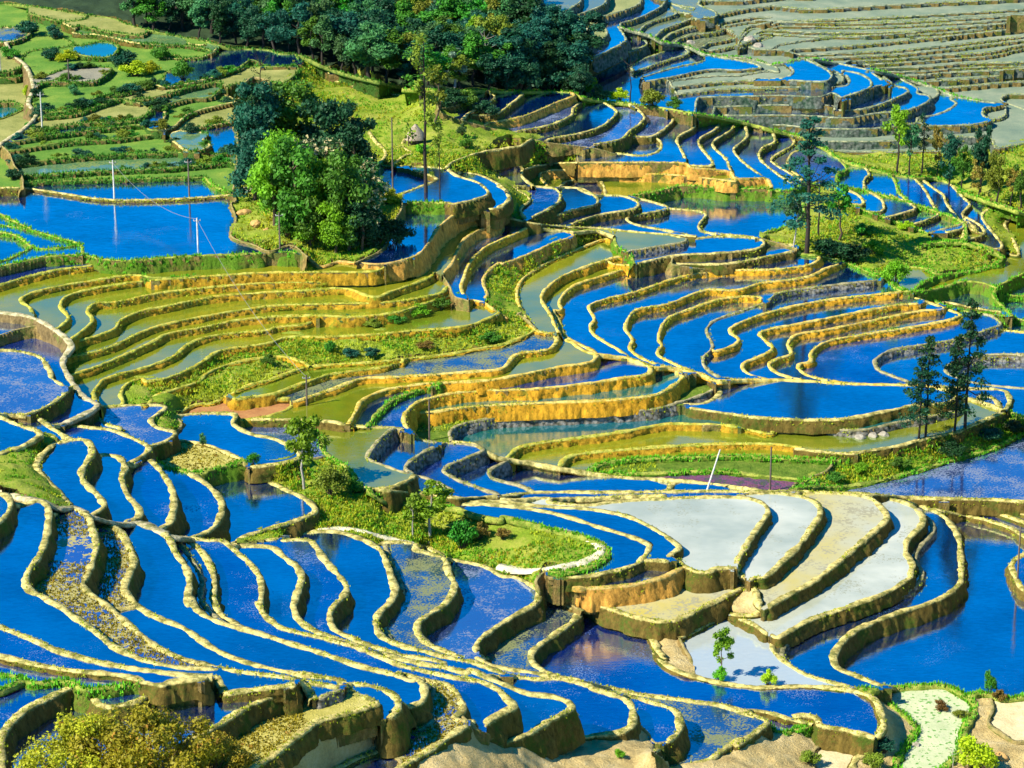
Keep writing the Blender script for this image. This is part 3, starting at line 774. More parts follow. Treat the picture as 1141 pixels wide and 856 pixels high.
def bank(name,top,wall,moss,mossamt=.5,bd=.15,stone=0):
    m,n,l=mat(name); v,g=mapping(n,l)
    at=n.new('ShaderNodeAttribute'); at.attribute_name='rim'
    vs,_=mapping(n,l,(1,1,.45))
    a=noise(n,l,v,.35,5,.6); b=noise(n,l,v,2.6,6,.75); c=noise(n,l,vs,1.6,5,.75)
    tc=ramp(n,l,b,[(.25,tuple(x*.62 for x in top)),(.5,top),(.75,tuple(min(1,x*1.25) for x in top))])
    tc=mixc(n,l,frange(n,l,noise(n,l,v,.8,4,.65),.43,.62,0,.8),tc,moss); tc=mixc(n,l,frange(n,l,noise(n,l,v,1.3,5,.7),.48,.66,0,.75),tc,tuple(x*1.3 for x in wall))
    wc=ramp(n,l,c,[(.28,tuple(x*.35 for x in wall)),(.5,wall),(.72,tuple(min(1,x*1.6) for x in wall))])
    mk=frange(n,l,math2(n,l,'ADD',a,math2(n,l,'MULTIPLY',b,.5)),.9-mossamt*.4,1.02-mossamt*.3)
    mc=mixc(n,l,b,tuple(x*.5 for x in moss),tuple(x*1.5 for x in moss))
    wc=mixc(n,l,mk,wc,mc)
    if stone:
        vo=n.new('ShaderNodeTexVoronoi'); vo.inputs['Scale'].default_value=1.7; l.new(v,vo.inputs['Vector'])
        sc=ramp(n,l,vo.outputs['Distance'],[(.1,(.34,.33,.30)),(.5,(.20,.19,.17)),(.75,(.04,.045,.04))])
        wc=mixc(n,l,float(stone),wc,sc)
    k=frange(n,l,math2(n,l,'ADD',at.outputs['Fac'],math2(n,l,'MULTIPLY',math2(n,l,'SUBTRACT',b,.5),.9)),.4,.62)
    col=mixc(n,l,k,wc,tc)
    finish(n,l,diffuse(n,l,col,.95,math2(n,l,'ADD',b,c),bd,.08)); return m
def leaf(name,c,var=.45,trans=.25,bloom=None):
    m,n,l=mat(name); v,g=mapping(n,l)
    oi=n.new('ShaderNodeObjectInfo'); a=noise(n,l,v,.45,3); b=noise(n,l,v,2.5,3,.7)
    f=math2(n,l,'ADD',math2(n,l,'MULTIPLY',a,.55),math2(n,l,'MULTIPLY',b,.45))
    col=ramp(n,l,f,[(.3,tuple(x*(1-var) for x in c)),(.5,c),(.7,tuple(min(1,x*(1+var)) for x in c))])
    hs=n.new('ShaderNodeHueSaturation'); l.new(frange(n,l,oi.outputs['Random'],0,1,.47,.53),hs.inputs['Hue']); l.new(frange(n,l,oi.outputs['Random'],0,1,.7,1.3),hs.inputs['Value']); l.new(col,hs.inputs['Color'])
    col=hs.outputs[0]
    if bloom:
        k=math2(n,l,'GREATER_THAN',noise(n,l,v,1.1,2,.5),bloom[0]); col=mixc(n,l,k,col,bloom[1])
    d=diffuse(n,l,col,.6,spec=.3); t=n.new('ShaderNodeBsdfTranslucent'); l.new(col,t.inputs['Color'])
    mx=n.new('ShaderNodeMixShader'); mx.inputs[0].default_value=trans; l.new(d,mx.inputs[1]); l.new(t.outputs[0],mx.inputs[2])
    finish(n,l,mx.outputs[0]); return m
def plain(name,c,rough=.8,var=.3,sc=3.):
    m,n,l=mat(name); v,g=mapping(n,l); a=noise(n,l,v,sc,5,.7)
    col=ramp(n,l,a,[(.3,tuple(x*(1-var) for x in c)),(.7,tuple(min(1,x*(1+var)) for x in c))])
    finish(n,l,diffuse(n,l,col,rough,a,.05)); return m
BL=(.0,.012,.08); BL2=(.0,.020,.14)
GOLD=(.52,.42,.10)
M={
'wb':water('water_blue',BL,BL2,.82,rip=.012,speck=(5.,.27,(.10,.22,.5),.12)),
'wd':water('water_deep',(.0,.012,.14),(.0,.02,.2),.66,rip=.02,speck=(4.2,.33,(.16,.24,.42),.16)),
'ws':water('water_stubble',(.02,.05,.2),(.03,.06,.2),.62,speck=(3.4,.43,(.20,.25,.36),.2)),
'wg':water('water_weed',(.01,.035,.12),(.02,.05,.10),.55,speck=(3.6,.47,(.24,.26,.10),.25)),
'wy':water('water_yellow_weed',(.02,.04,.22),(.03,.05,.25),.6,speck=(1.1,.50,(.50,.44,.12),.16)),
'wo':water('water_olive',(.23,.22,.010),(.12,.17,.010),.40,tint=(.85,.95,.9)),
'wt':water('water_teal',(.01,.12,.15),(.01,.16,.12),.6),
'wm':water('water_milky',(.50,.51,.41),(.33,.36,.27),.2,rip=.006,speck=(2.6,.33,(.30,.31,.22),.2)),
'wm2':water('water_silty',(.40,.40,.29),(.46,.38,.09),.12,rip=.01,speck=(2.0,.42,(.35,.33,.22),.3)),
'wm3':water('water_grey',(.36,.42,.42),(.42,.45,.40),.3,rip=.012),
'fg':field('green_mud_field',[(.3,(.04,.13,.018)),(.5,(.11,.22,.03)),(.7,(.26,.32,.05))],.15),
'fo':field('olive_mud_field',[(.3,(.10,.13,.03)),(.5,(.24,.25,.07)),(.7,(.38,.35,.12))],.2),
'ft':water('water_shallow_green',(.08,.17,.06),(.10,.20,.10),.35,speck=(2.4,.42,(.20,.26,.08),.2)),
'fm':field('mud_field',[(.3,(.16,.16,.12)),(.6,(.28,.26,.18))],.2),
'we':water('water_far_olive',(.13,.16,.07),(.09,.13,.08),.38,speck=(2.,.40,(.25,.27,.15),.15)),
'fe':field('olive_paddy',[(.3,(.12,.16,.07)),(.5,(.24,.26,.10)),(.7,(.36,.35,.16))],.1),
'fh':field('hill_field',[(.3,(.09,.15,.115)),(.5,(.18,.23,.155)),(.7,(.32,.33,.22))],.12),
'fb':field('bare_soil',[(.3,(.42,.32,.15)),(.5,(.58,.48,.26)),(.7,(.68,.60,.38))],.3),
'fc':field('seedling_field',[(.3,(.36,.42,.22)),(.6,(.50,.52,.32))],.4,spots=(1.9,.615,(.07,.25,.03))),
'fs':field('stubble_field',[(.3,(.28,.25,.05)),(.5,(.50,.44,.10)),(.7,(.66,.56,.20))],.5,fine=5.,bd=.3),
'fr':field('red_field',[(.3,(.26,.10,.04)),(.6,(.40,.20,.07))],.6),
'fp':field('purple_weed_field',[(.38,(.08,.10,.03)),(.46,(.07,.07,.10)),(.52,(.20,.06,.15)),(.62,(.10,.09,.05))],.7,bd=.3),
'fgr':field('green_crop_field',[(.3,(.04,.09,.01)),(.5,(.12,.20,.02)),(.7,(.25,.28,.05))],.5,bd=.4),
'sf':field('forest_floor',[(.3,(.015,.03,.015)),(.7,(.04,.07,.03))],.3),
'sg':field('grass_bank',[(.28,(.08,.16,.01)),(.45,(.20,.29,.02)),(.6,(.36,.37,.06)),(.75,(.52,.44,.16))],.22,bd=.4),
'sw':field('weedy_bank',[(.3,(.10,.16,.01)),(.5,(.26,.30,.02)),(.7,(.45,.42,.05))],.3,bd=.4),
'sd':field('dirt_bank',[(.3,(.32,.22,.08)),(.5,(.54,.41,.17)),(.7,(.68,.56,.31))],.25,bd=.4),
}
TOPC=(.70,.58,.20)
BK={
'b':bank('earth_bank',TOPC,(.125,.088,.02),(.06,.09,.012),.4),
't':bank('olive_bank',(.50,.48,.09),(.40,.23,.018),(.16,.20,.015),.2),
'c':bank('ochre_bank',(.70,.56,.16),(.55,.28,.02),(.22,.20,.02),.12),
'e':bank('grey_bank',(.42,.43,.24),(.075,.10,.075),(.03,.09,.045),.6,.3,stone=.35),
'z':bank('green_bank',(.26,.32,.06),(.08,.10,.02),(.05,.12,.02),.8,.3),
'g':bank('grassy_bank',(.42,.46,.08),(.16,.15,.03),(.10,.20,.015),.8,.3),
'r':bank('stony_bank',(.48,.42,.22),(.20,.17,.09),(.09,.11,.03),.3,.3,stone=.75),
'p':bank('path_bank',(.58,.50,.30),(.17,.12,.05),(.12,.15,.03),.2),
'n':bank('soil_edge',(.42,.34,.14),(.26,.18,.06),(.12,.15,.03),.5,.3),
'o':bank('orange_bank',(.60,.44,.14),(.52,.27,.05),(.20,.17,.03),.15),
}
def bank_style(nm,st):
    import re
    if re.match(r'(e\d|a\d+[bc]|s\d[hi])',nm): return 'e'
    if re.match(r'z',nm) and st=='g': return 'z'
    if st!='b': return st
    if re.match(r'bw|t1[3-7]|b2',nm): return 'c'
    if re.match(r't\d',nm): return 't'
    return st
ORANGE=set('gg1 gg3 bw0 bw1 bw3 f1 U3'.split())
# ------------------------------------------------------------------ meshes
def mesh_obj(name,V,F,mt,parent=None,smooth=False):
    me=bpy.data.meshes.new(name); V=np.asarray(V,np.float32); F=np.asarray(F,np.int32)
    k=F.shape[1]
    me.vertices.add(len(V)); me.vertices.foreach_set('co',V.ravel())
    me.loops.add(F.size); me.loops.foreach_set('vertex_index',F.ravel())
    me.polygons.add(len(F)); me.polygons.foreach_set('loop_start',np.arange(0,F.size,k,dtype=np.int32)); me.polygons.foreach_set('loop_total',np.full(len(F),k,np.int32))
    if smooth: me.polygons.foreach_set('use_smooth',np.ones(len(F),bool))
    me.update(calc_edges=True)
    if mt: me.materials.append(mt)
    o=bpy.data.objects.new(name,me); COL.objects.link(o)
    if parent: o.parent=parent
    return o
rng=np.random.RandomState(7)
def vnoise(x,y,sc,seed=0):
    """value noise on arrays"""
    g=np.random.RandomState(seed).rand(256,256)*2-1
    x=np.asarray(x)*sc+1000.;y=np.asarray(y)*sc+1000.
    xi=np.floor(x).astype(int);yi=np.floor(y).astype(int);fx=x-xi;fy=y-yi
    fx=fx*fx*(3-2*fx);fy=fy*fy*(3-2*fy)
    G=lambda a,b:g[a%256,b%256]
    return (G(xi,yi)*(1-fx)+G(xi+1,yi)*fx)*(1-fy)+(G(xi,yi+1)*(1-fx)+G(xi+1,yi+1)*fx)*fy
SX=2
Hh,Ww=T.lab.shape
cols=np.arange(0,Ww,SX); rows_=np.arange(0,Hh)
PX=(X0+cols+0.)[None,:].repeat(len(rows_),0); PY=(Y0+rows_+0.)[:,None].repeat(len(cols),1)
HM=T.hm[np.ix_(rows_,cols)]
_,_,dz=ray(PX,PY); dxs,dys,_=ray(PX,PY)
YW=dys*(HM-HC)/dz
YW=np.maximum.accumulate(YW[::-1]+np.arange(len(rows_))[:,None]*0.004,0)[::-1]
XW=dxs/dys*YW
SZ=HM-.2+vnoise(XW,YW,.25,1)*.38+vnoise(XW,YW,.9,2)*.2
LB=T.lab[np.ix_(rows_,cols)]
NC=len(cols)
vid=np.arange(len(rows_)*NC).reshape(len(rows_),NC)
q=np.stack([vid[1:,:-1],vid[1:,1:],vid[:-1,1:],vid[:-1,:-1]],-1).reshape(-1,4)
LA=T.la[np.ix_(rows_,cols)][:-1,:-1].ravel(); L2=T.lb[np.ix_(rows_,cols)][:-1,:-1].ravel()
# both columns of a two pixel quad count
cr=np.minimum(cols+1,Ww-1); LA2=T.la[np.ix_(rows_,cr)][:-1,:-1].ravel(); L22=T.lb[np.ix_(rows_,cr)][:-1,:-1].ravel()
QS=[q];QL=[LA]
seen=[LA]
for X in (L2,LA2,L22):
    mm=np.ones(len(X),bool)
    for S in seen: mm&=X!=S
    QS.append(q[mm]);QL.append(X[mm]);seen.append(X)
q=np.vstack(QS);ql=np.concatenate(QL)
order=np.argsort(ql,kind='stable'); qs=q[order]; qls=ql[order]
starts=np.searchsorted(qls,np.arange(T.n)); ends=np.searchsorted(qls,np.arange(T.n),side='right')
XF,YF,ZF=XW.ravel(),YW.ravel(),SZ.ravel()
SKV=[]
KN={'w':'water','f':'field','s':'hillside'}
LAc=T.la[np.ix_(rows_,cols)];LBc=T.lb[np.ix_(rows_,cols)];ONc=T.onl[np.ix_(rows_,cols)]
KY=dys/dz; KX=dxs/dys
for k in range(T.n):
    if ends[k]-starts[k]<1: continue
    f=qs[starts[k]:ends[k]]; u,inv=np.unique(f.ravel(),return_inverse=True)
    ty=T.typ[k]
    if ty[0]=='s': xx,yy,z=XF[u],YF[u],ZF[u]
    else:
        # the plate's own edge lies where the photo shows its bund; its back runs in under the next wall
        ri,ci=u//NC,u%NC; r0,r1,c0,c1=ri.min(),ri.max()+1,ci.min(),ci.max()+1; hk=T.h[k]
        S=np.s_[r0:r1,c0:c1]; A=LAc[S];B=LBc[S];O=ONc[S]
        hv=np.maximum(HM[S],hk)
        front=(O&(A==k))|((A!=k)&(B!=k)&(T.h[A]<hk))
        hv=np.where(front,hk,hv)
        Yk=KY[S]*(hv-HC); used=np.zeros(A.shape,bool); used[ri-r0,ci-c0]=True
        run=np.full(c1-c0,-1e9)
        for r in range(r1-r0-1,-1,-1):
            y=np.where(used[r],np.maximum(Yk[r],run+.003),-1e9); Yk[r]=np.where(used[r],y,Yk[r]); run=y
        yy=Yk[ri-r0,ci-c0]; xx=KX[S][ri-r0,ci-c0]*yy
        z=np.full(len(u),hk) if ty[0]=='w' else hk+vnoise(xx,yy,.5,3)*.06
    o=mesh_obj(KN[ty[0]],np.c_[xx,yy,z],inv.reshape(-1,4),M[ty],smooth=ty[0]!='w')
    o['kind']='structure'
    g=inv.reshape(-1,4); ed=np.stack([g,np.roll(g,-1,1)],-1).reshape(-1,2); key=np.sort(ed,1); key=key[:,0].astype(np.int64)*len(u)+key[:,1]
    uq,ix,ct=np.unique(key,return_index=True,return_counts=True); be=ed[ix[ct==1]]
    Vt=np.c_[xx,yy,z-.02]; A_,B_=Vt[be[:,0]],Vt[be[:,1]]; dn=np.array((0,0,-3.5))
    SKV.append(np.stack([A_,B_,B_+dn,A_+dn],1).reshape(-1,3))
def ground(px,py):
    xi=int(px-X0); yi=int(py-Y0); xi=min(max(xi,0),Ww-1); yi=min(max(yi,0),Hh-1)
    k=T.lab[yi,xi]; i,j=yi,min(xi//SX,NC-1)
    z=SZ[i,j] if T.typ[k][0]=='s' else T.h[k]
    x,y=proj(px,py,z); return Vector((x,y,z))
# banks
for (Q,top,low,nr,st,nm) in T.rib:
    if len(Q)<4: continue
    step=1.3 if Q[:,1].mean()>400 else 1.0
    s=np.r_[0,np.cumsum(np.linalg.norm(np.diff(Q,axis=0),axis=1))]; m=max(3,int(s[-1]/step)); u=np.linspace(0,s[-1],m)
    I=lambda a:np.interp(u,s,a)
    qx,qy,tp,lo=I(Q[:,0]),I(Q[:,1]),I(top),I(low)
    inb=(qx>X0)&(qx<X1)&(qy>Y0)&(qy<Y1)
    if inb.sum()<3: continue
    qx,qy,tp,lo=qx[inb],qy[inb],tp[inb],lo[inb]
    x,y=proj(qx,qy,tp)
    w0={'b':.92,'g':.9,'r':.75,'p':1.3,'n':.4}[st]
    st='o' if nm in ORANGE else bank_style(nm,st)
    hs={'t':'b','c':'b','e':'b','z':'g'}.get(st,st); w0*=float(np.interp(qy.mean(),[60,300,560],[.5,.55,.9]))
    # world normals: toward the high side, smoothed
    nx,ny=I(nr[:,0])[inb],I(nr[:,1])[inb]
    tx,ty_=np.gradient(smooth1(x,5)),np.gradient(smooth1(y,5)); tl=np.maximum(np.hypot(tx,ty_),1e-6); tx/=tl;ty_/=tl
    wx,wy=-ty_,tx
    sgn=np.sign(np.sum(wx*nx-wy*ny)) or 1
    wx*=sgn;wy*=sgn
    wx=smooth1(wx,5);wy=smooth1(wy,5);wl=np.maximum(np.hypot(wx,wy),1e-6);wx/=wl;wy/=wl
    n=len(x)
    r1=vnoise(x,y,.5,11); r2=vnoise(x,y,1.3,12); r3=vnoise(x+50,y,.8,13)
    hb={'b':.20,'g':.22,'r':.22,'p':.16,'n':.04,'o':.2}[hs]
    w=w0*(1+.32*r1+.26*r2)
    wallh=np.maximum(tp-lo,.1)
    w=np.maximum(w,w0*.5)
    rr=np.stack([smooth1(rng.normal(size=n),3) for _ in range(4)])*.05
    ga=vnoise(x,y,.9,41)*.22+vnoise(x,y,2.6,42)*.13; gb=vnoise(x,y,1.1,43)*.22+vnoise(x,y,2.9,44)*.13; gc=vnoise(x,y,1.4,45)*.16+vnoise(x,y,3.1,46)*.10
    slump=np.maximum(vnoise(x,y,.35,47)-.25,0)*.55*np.minimum(wallh,1.6)
    prof=[(-w*.5-.16-.20*wallh-slump+ga, lo-.5),
          (-w*.5-.12-.16*wallh-slump+ga, lo+wallh*.18),
          (-w*.5-.08-.10*wallh-slump*.8+gb, lo+wallh*.45+gc*.3),
          (-w*.5-.05-.04*wallh-slump*.3+gc, lo+wallh*.75+ga*.3),
          (-w*.5+.08*r2+rr[1], tp-.05+.05*r3-slump*.25),
          (-w*.47+.05*r2+rr[1], tp+hb*(.55+.35*r3)+rr[2]*.5),
          (w*.05, tp+hb*(.75+.35*r2)+rr[3]*.6),
          (w*.46+rr[2], tp+hb*(.5+.3*r1)),
          (w*.55+rr[2], tp-.02),
          (w*.62, tp-.5)]
    V=[];
    for off,z in prof: V.append(np.c_[x+wx*off,y+wy*off,z+0*x])
    P=len(prof); V=np.stack(V,1).reshape(-1,3)
    i=np.arange(n-1)[:,None]*P+np.arange(P-1)[None,:]
    F=np.stack([i,i+1,i+P+1,i+P],-1).reshape(-1,4)
    if sgn>0: F=F[:,::-1]
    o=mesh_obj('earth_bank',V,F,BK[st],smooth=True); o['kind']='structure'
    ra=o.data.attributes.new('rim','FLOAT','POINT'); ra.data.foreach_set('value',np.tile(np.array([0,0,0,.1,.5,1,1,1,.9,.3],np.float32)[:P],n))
sv=np.vstack(SKV); o=mesh_obj('earth_bank',sv,np.arange(len(sv)).reshape(-1,4),BK['n']); o['kind']='structure'
# surrounding land
gz=float(T.h.min())-4
o=mesh_obj('ground',[(-600,-100,gz),(600,-100,gz),(600,1500,gz),(-600,1500,gz)],[(0,1,2,3)],M['sg']); o['kind']='structure'
# ------------------------------------------------------------------ camera, light
cam=bpy.data.cameras.new('camera'); co=bpy.data.objects.new('camera',cam); COL.objects.link(co)
co.location=(0,0,HC); co.rotation_euler=(math.pi/2-PITCH,0,0)
cam.sensor_width=36; cam.angle=2*math.atan(570.5/FPX); cam.clip_end=8000; cam.clip_start=1; SC.camera=co
W=bpy.data.worlds.new('World'); SC.world=W; W.use_nodes=True; n=W.node_tree.nodes; l=W.node_tree.links
SUN_EL=math.radians(43); sx,sy=-.885,-.465
sky=n.new('ShaderNodeTexSky'); sky.sky_type='NISHITA'; sky.sun_disc=False; sky.sun_elevation=SUN_EL; sky.sun_rotation=math.atan2(sx,sy)
sky.air_density=1.0; sky.dust_density=.2; sky.ozone_density=4.
hs=n.new('ShaderNodeHueSaturation'); hs.inputs['Saturation'].default_value=1.75
l.new(sky.outputs[0],hs.inputs['Color']); l.new(hs.outputs[0],n['Background'].inputs[0]); n['Background'].inputs[1].default_value=.10
sl=bpy.data.lights.new('sun','SUN'); so=bpy.data.objects.new('sun',sl); COL.objects.link(so); sl.energy=5.0; sl.angle=math.radians(.5); sl.color=(1,.93,.76)
d=Vector((sx*math.cos(SUN_EL),sy*math.cos(SUN_EL),math.sin(SUN_EL))); so.rotation_euler=d.to_track_quat('Z','Y').to_euler()
so.location=(0,0,300)
SC.view_settings.view_transform='Standard'; SC.view_settings.look='None'; SC.view_settings.exposure=0.95; SC.view_settings.gamma=1

# ================================================================== things
def tag(o,label,cat,group=None):
    o['label']=label; o['category']=cat
    if group: o['group']=group
def empty(name,loc,rz=0,sc=1.):
    o=bpy.data.objects.new(name,None); COL.objects.link(o); o.location=loc; o.rotation_euler=(0,0,rz); o.scale=(sc,sc,sc) if isinstance(sc,(int,float)) else sc
    o.empty_display_size=.2
    return o
def tube(P,R,sides=6):
    P=np.asarray(P,float); n=len(P); V=[];F=[]
    for i in range(n):
        t=P[min(i+1,n-1)]-P[max(i-1,0)]; t/=max(np.linalg.norm(t),1e-9)
        a=np.cross(t,(0,0,1) if abs(t[2])<.9 else (1,0,0)); a/=np.linalg.norm(a); b=np.cross(t,a)
        for k in range(sides):
            an=2*math.pi*k/sides; V.append(P[i]+(a*math.cos(an)+b*math.sin(an))*R[i])
    for i in range(n-1):
        for k in range(sides):
            F.append((i*sides+k,i*sides+(k+1)%sides,(i+1)*sides+(k+1)%sides,(i+1)*sides+k))
    return np.array(V),np.array(F)
def join(parts):
    V=[];F=[];o=0
    for v,f in parts: V.append(v);F.append(f+o);o+=len(v)
    return np.vstack(V),np.vstack(F)
def leaves(cl,n,size,rg,flat=1.):
    """cl: list of centre, radii; leaf quads spread through each clump, most near its skin"""
    V=[]
    for c,r in cl:
        k=int(n*rg.uniform(.7,1.3))
        d=rg.normal(size=(k,3)); d/=np.linalg.norm(d,axis=1)[:,None]
        p=np.asarray(c)+d*np.asarray(r)*(rg.rand(k,1)**.45)*rg.uniform(.75,1.2,(k,1))
        nrm=d*.6+rg.normal(size=(k,3))*.6+np.array((0,0,.35)); nrm/=np.linalg.norm(nrm,axis=1)[:,None]
        a=np.cross(nrm,rg.normal(size=(k,3))); a/=np.maximum(np.linalg.norm(a,axis=1),1e-6)[:,None]; b=np.cross(nrm,a)
        s=size*rg.uniform(.55,1.35,(k,1)); t=s*rg.uniform(.4,.75,(k,1))
        V.append(np.stack([p-a*s-b*t*.3,p-b*t+a*s*.2,p+a*s+b*t*.2,p+b*t-a*s*.1],1))
    V=np.vstack(V).reshape(-1,3); return V,np.arange(len(V)).reshape(-1,4)
def tree_shape(kind,seed):
    rg=np.random.RandomState(seed*97+sum(map(ord,kind))); cl=[];tr=[]
    U=rg.uniform
    def trunk(top,r0,bend=.03,r1=.3):
        z=np.linspace(0,top,7); P=np.c_[np.cumsum(U(-bend,bend,7))*(z>0),np.cumsum(U(-bend,bend,7))*(z>0),z]
        P[0,2]=-.03; tr.append(tube(P,r0*np.linspace(1.15,r1,7))); return P
    def limb(P,c,r):
        z0=min(c[2]*.75,P[-1,2]); i=np.searchsorted(P[:,2],z0); b=P[min(i,len(P)-1)]
        mid=(b+np.asarray(c))/2+np.array((0,0,-.01)); tr.append(tube([b,mid,c],[r,r*.7,r*.3],4))
    if kind in('broad','forest','open','dense','airy'):
        R={'broad':(.33,.33,.34,.60,18,.125,230,.024,.030),'forest':(.21,.21,.40,.57,17,.10,190,.024,.022),'airy':(.27,.27,.35,.60,19,.085,120,.024,.018),'dense':(.30,.30,.43,.50,30,.12,210,.022,.022),'open':(.24,.24,.33,.62,15,.085,95,.026,.020)}[kind]
        P=trunk(.72,R[8])
        for k in range(R[4]):
            d=rg.normal(size=3); d/=np.linalg.norm(d); c=np.array((0,0,R[3]))+d*np.array(R[:3])*U(.35,1.)
            c[2]=max(c[2],.2 if kind!='dense' else .1); cl.append((c,np.array((1,1,.75))*R[5]*U(.7,1.3)))
            if k<9: limb(P,c,R[8]*.35)
        L=leaves(cl,R[6],R[7],rg)
    elif kind=='gum':
        P=trunk(.97,.011,.008,.25)
        for k in range(13):
            z=.38+.6*k/12; a=U(0,6.3); r=.09*(1.15-z)*U(.5,1.6)+.012
            c=np.array((r*math.cos(a),r*math.sin(a),z)); cl.append((c,np.array((1,1,1.2))*U(.025,.05))); limb(P,c,.003)
        L=leaves(cl,60,.012,rg)
    elif kind=='pine':
        P=trunk(.99,.014,.006,.15)
        for k in range(34):
            z=.22+.76*(k/33)**.9; a=k*2.4+U(-.5,.5); r=(1.03-z)*.27*U(.35,1.1)+.01
            c=np.array((r*math.cos(a),r*math.sin(a),z+U(-.02,.02))); q=.030+.045*(1-z)
            cl.append((c,np.array((1.25,1.25,.6))*q*U(.7,1.25))); limb(P,c,.0035)
        L=leaves(cl,80,.013,rg)
    elif kind=='bare':
        P=trunk(.95,.014,.02,.2)
        for k in range(16):
            z=U(.35,.9); a=U(0,6.3); r=U(.1,.26); c=np.array((r*math.cos(a),r*math.sin(a),z+r*.6)); limb(P,c,.005); cl.append((c,np.array((1,1,1))*.04))
        L=leaves(cl,7,.014,rg)
    elif kind=='bush':
        for k in range(15):
            a=U(0,6.3); r=U(0,.55); c=np.array((r*math.cos(a),r*math.sin(a),.25+U(0,.5)*(1-r))); cl.append((c,np.array((1,1,.8))*U(.16,.27)))
            tr.append(tube([(c[0]*.15,c[1]*.15,-.05),c*np.array((.6,.6,.5)),c],[.02,.014,.006],4))
        L=leaves(cl,170,.045,rg)
    elif kind=='bigbush':
        for k in range(46):
            a=U(0,6.3); r=U(0,1)**.6*.72; c=np.array((r*math.cos(a),r*math.sin(a),.12+U(.1,.7)*(1-r*.75))); cl.append((c,np.array((1,1,.8))*U(.12,.2)))
            if k<24: tr.append(tube([(c[0]*.2,c[1]*.2,-.05),c*np.array((.6,.6,.5)),c],[.012,.009,.004],4))
        L=leaves(cl,300,.021,rg)
    elif kind=='tuft':
        for k in range(9):
            a=U(0,6.3); tip=np.array((.35*math.cos(a),.35*math.sin(a),U(.7,1.)))
            tr.append(tube([(0,0,-.05),tip*.5+np.array((0,0,.1)),tip],[.03,.02,.01],3)); cl.append((tip*.7,np.array((.14,.14,.22))))
        L=leaves(cl,30,.09,rg)
    tV,tF=join(tr)
    return (tV,tF),L
_shapes={}
def shape(kind,seed):
    k=(kind,seed)
    if k not in _shapes:
        (a,b),(c,d)=tree_shape(kind,seed)
        t=mesh_obj('trunk',a,b,BARK['brown'],smooth=True); lf=mesh_obj('crown',c,d,LEAF['green'])
        _shapes[k]=(t.data,lf.data); bpy.data.objects.remove(t); bpy.data.objects.remove(lf)
    return _shapes[k]
BARK={'brown':plain('bark_brown',(.10,.07,.045)),'pale':plain('bark_pale',(.36,.33,.28)),'dark':plain('bark_dark',(.035,.028,.022))}
LEAF={
'teal':leaf('leaf_teal',(.012,.095,.048),.5),'green':leaf('leaf_green',(.06,.21,.012),.5),'mid':leaf('leaf_mid',(.06,.19,.05),.5),
'bright':leaf('leaf_bright',(.17,.40,.010),.4,.35),'yellow':leaf('leaf_yellow',(.42,.55,.01),.35,.35),'olive':leaf('leaf_olive',(.18,.23,.015),.5),
'dark':leaf('leaf_dark',(.015,.075,.022),.5),'rust':leaf('leaf_rust',(.20,.13,.02),.5),'bronze':leaf('leaf_bronze',(.06,.07,.02),.6),
'gold':leaf('leaf_gold',(.34,.32,.012),.6,.3,bloom=(.66,(.42,.22,.03))),'bloom':leaf('leaf_bloom',(.05,.14,.03),.5,.25,bloom=(.55,(.75,.62,.30))),
'pale':leaf('leaf_pale',(.22,.34,.22),.4),
}
CAM=Vector((0,0,HC)); n_tree={}
def mpp(loc): return (loc-CAM).length/FPX/math.cos(PITCH)
def tree(name,kind,seed,px,py,hpx,lf,label,cat='tree',group=None,bark='brown',wide=1.,parts=('trunk','crown'),rz=None):
    loc=ground(px,py); s=hpx*mpp(loc)
    r=empty(name,loc,random.uniform(0,6.28) if rz is None else rz,(s*wide,s*wide,s)); tag(r,label,cat,group)
    a,b=shape(kind,seed)
    for nm,me,mt in ((parts[0],a,BARK[bark]),(parts[1],b,LEAF[lf])):
        o=bpy.data.objects.new(nm,me); COL.objects.link(o); o.parent=r
        o.material_slots[0].link='OBJECT'; o.material_slots[0].material=mt
    return r
random.seed(11)
# ---- the wood along the top edge
fk=T.lab[int(31-Y0),int(361-X0)]
rg=np.random.RandomState(4); pts=[]
ys,xs=np.where(T.lab==fk)
od=rg.permutation(len(ys))
for i in od:
    x,y=xs[i]+X0,ys[i]+Y0
    if x<150 or x>655: continue
    if all(((x-a)/15.)**2+((y-b)/8.2)**2>1 for a,b in pts): pts.append((x,y))
pts.sort(key=lambda p:p[1])
WL={'teal':'dark teal evergreen crowded into the wood along the top edge','dark':'blackish green tree crowded into the wood along the top edge','green':'deep green leafy tree crowded into the wood along the top edge','mid':'lighter green leafy tree crowded into the wood along the top edge','olive':'olive green tree crowded into the wood along the top edge'}
for x,y in pts:
    u=rg.rand()
    lf='teal' if u<.42 else 'dark' if u<.60 else 'mid' if u<.8 else 'green'
    if x>440 and rg.rand()<.5: lf='green' if rg.rand()<.5 else 'olive'
    if x>570: lf='teal' if rg.rand()<.5 else 'dark'
    tree('forest_tree','forest' if rg.rand()<.8 else 'broad',rg.randint(4),x,y,rg.uniform(40,62),lf,WL[lf],group='wood of close standing trees along the top edge',wide=rg.uniform(1.0,1.4),bark='dark')
for x,y,h,lf in ((600,70,52,'teal'),(616,84,50,'dark'),(632,98,50,'teal'),(645,110,40,'dark'),(608,100,44,'dark'),(590,104,40,'teal'),(640,84,46,'green')):
    tree('forest_tree','dense',x%4,x,y,h,lf,WL[lf],group='wood of close standing trees along the top edge',wide=1.1,bark='dark')
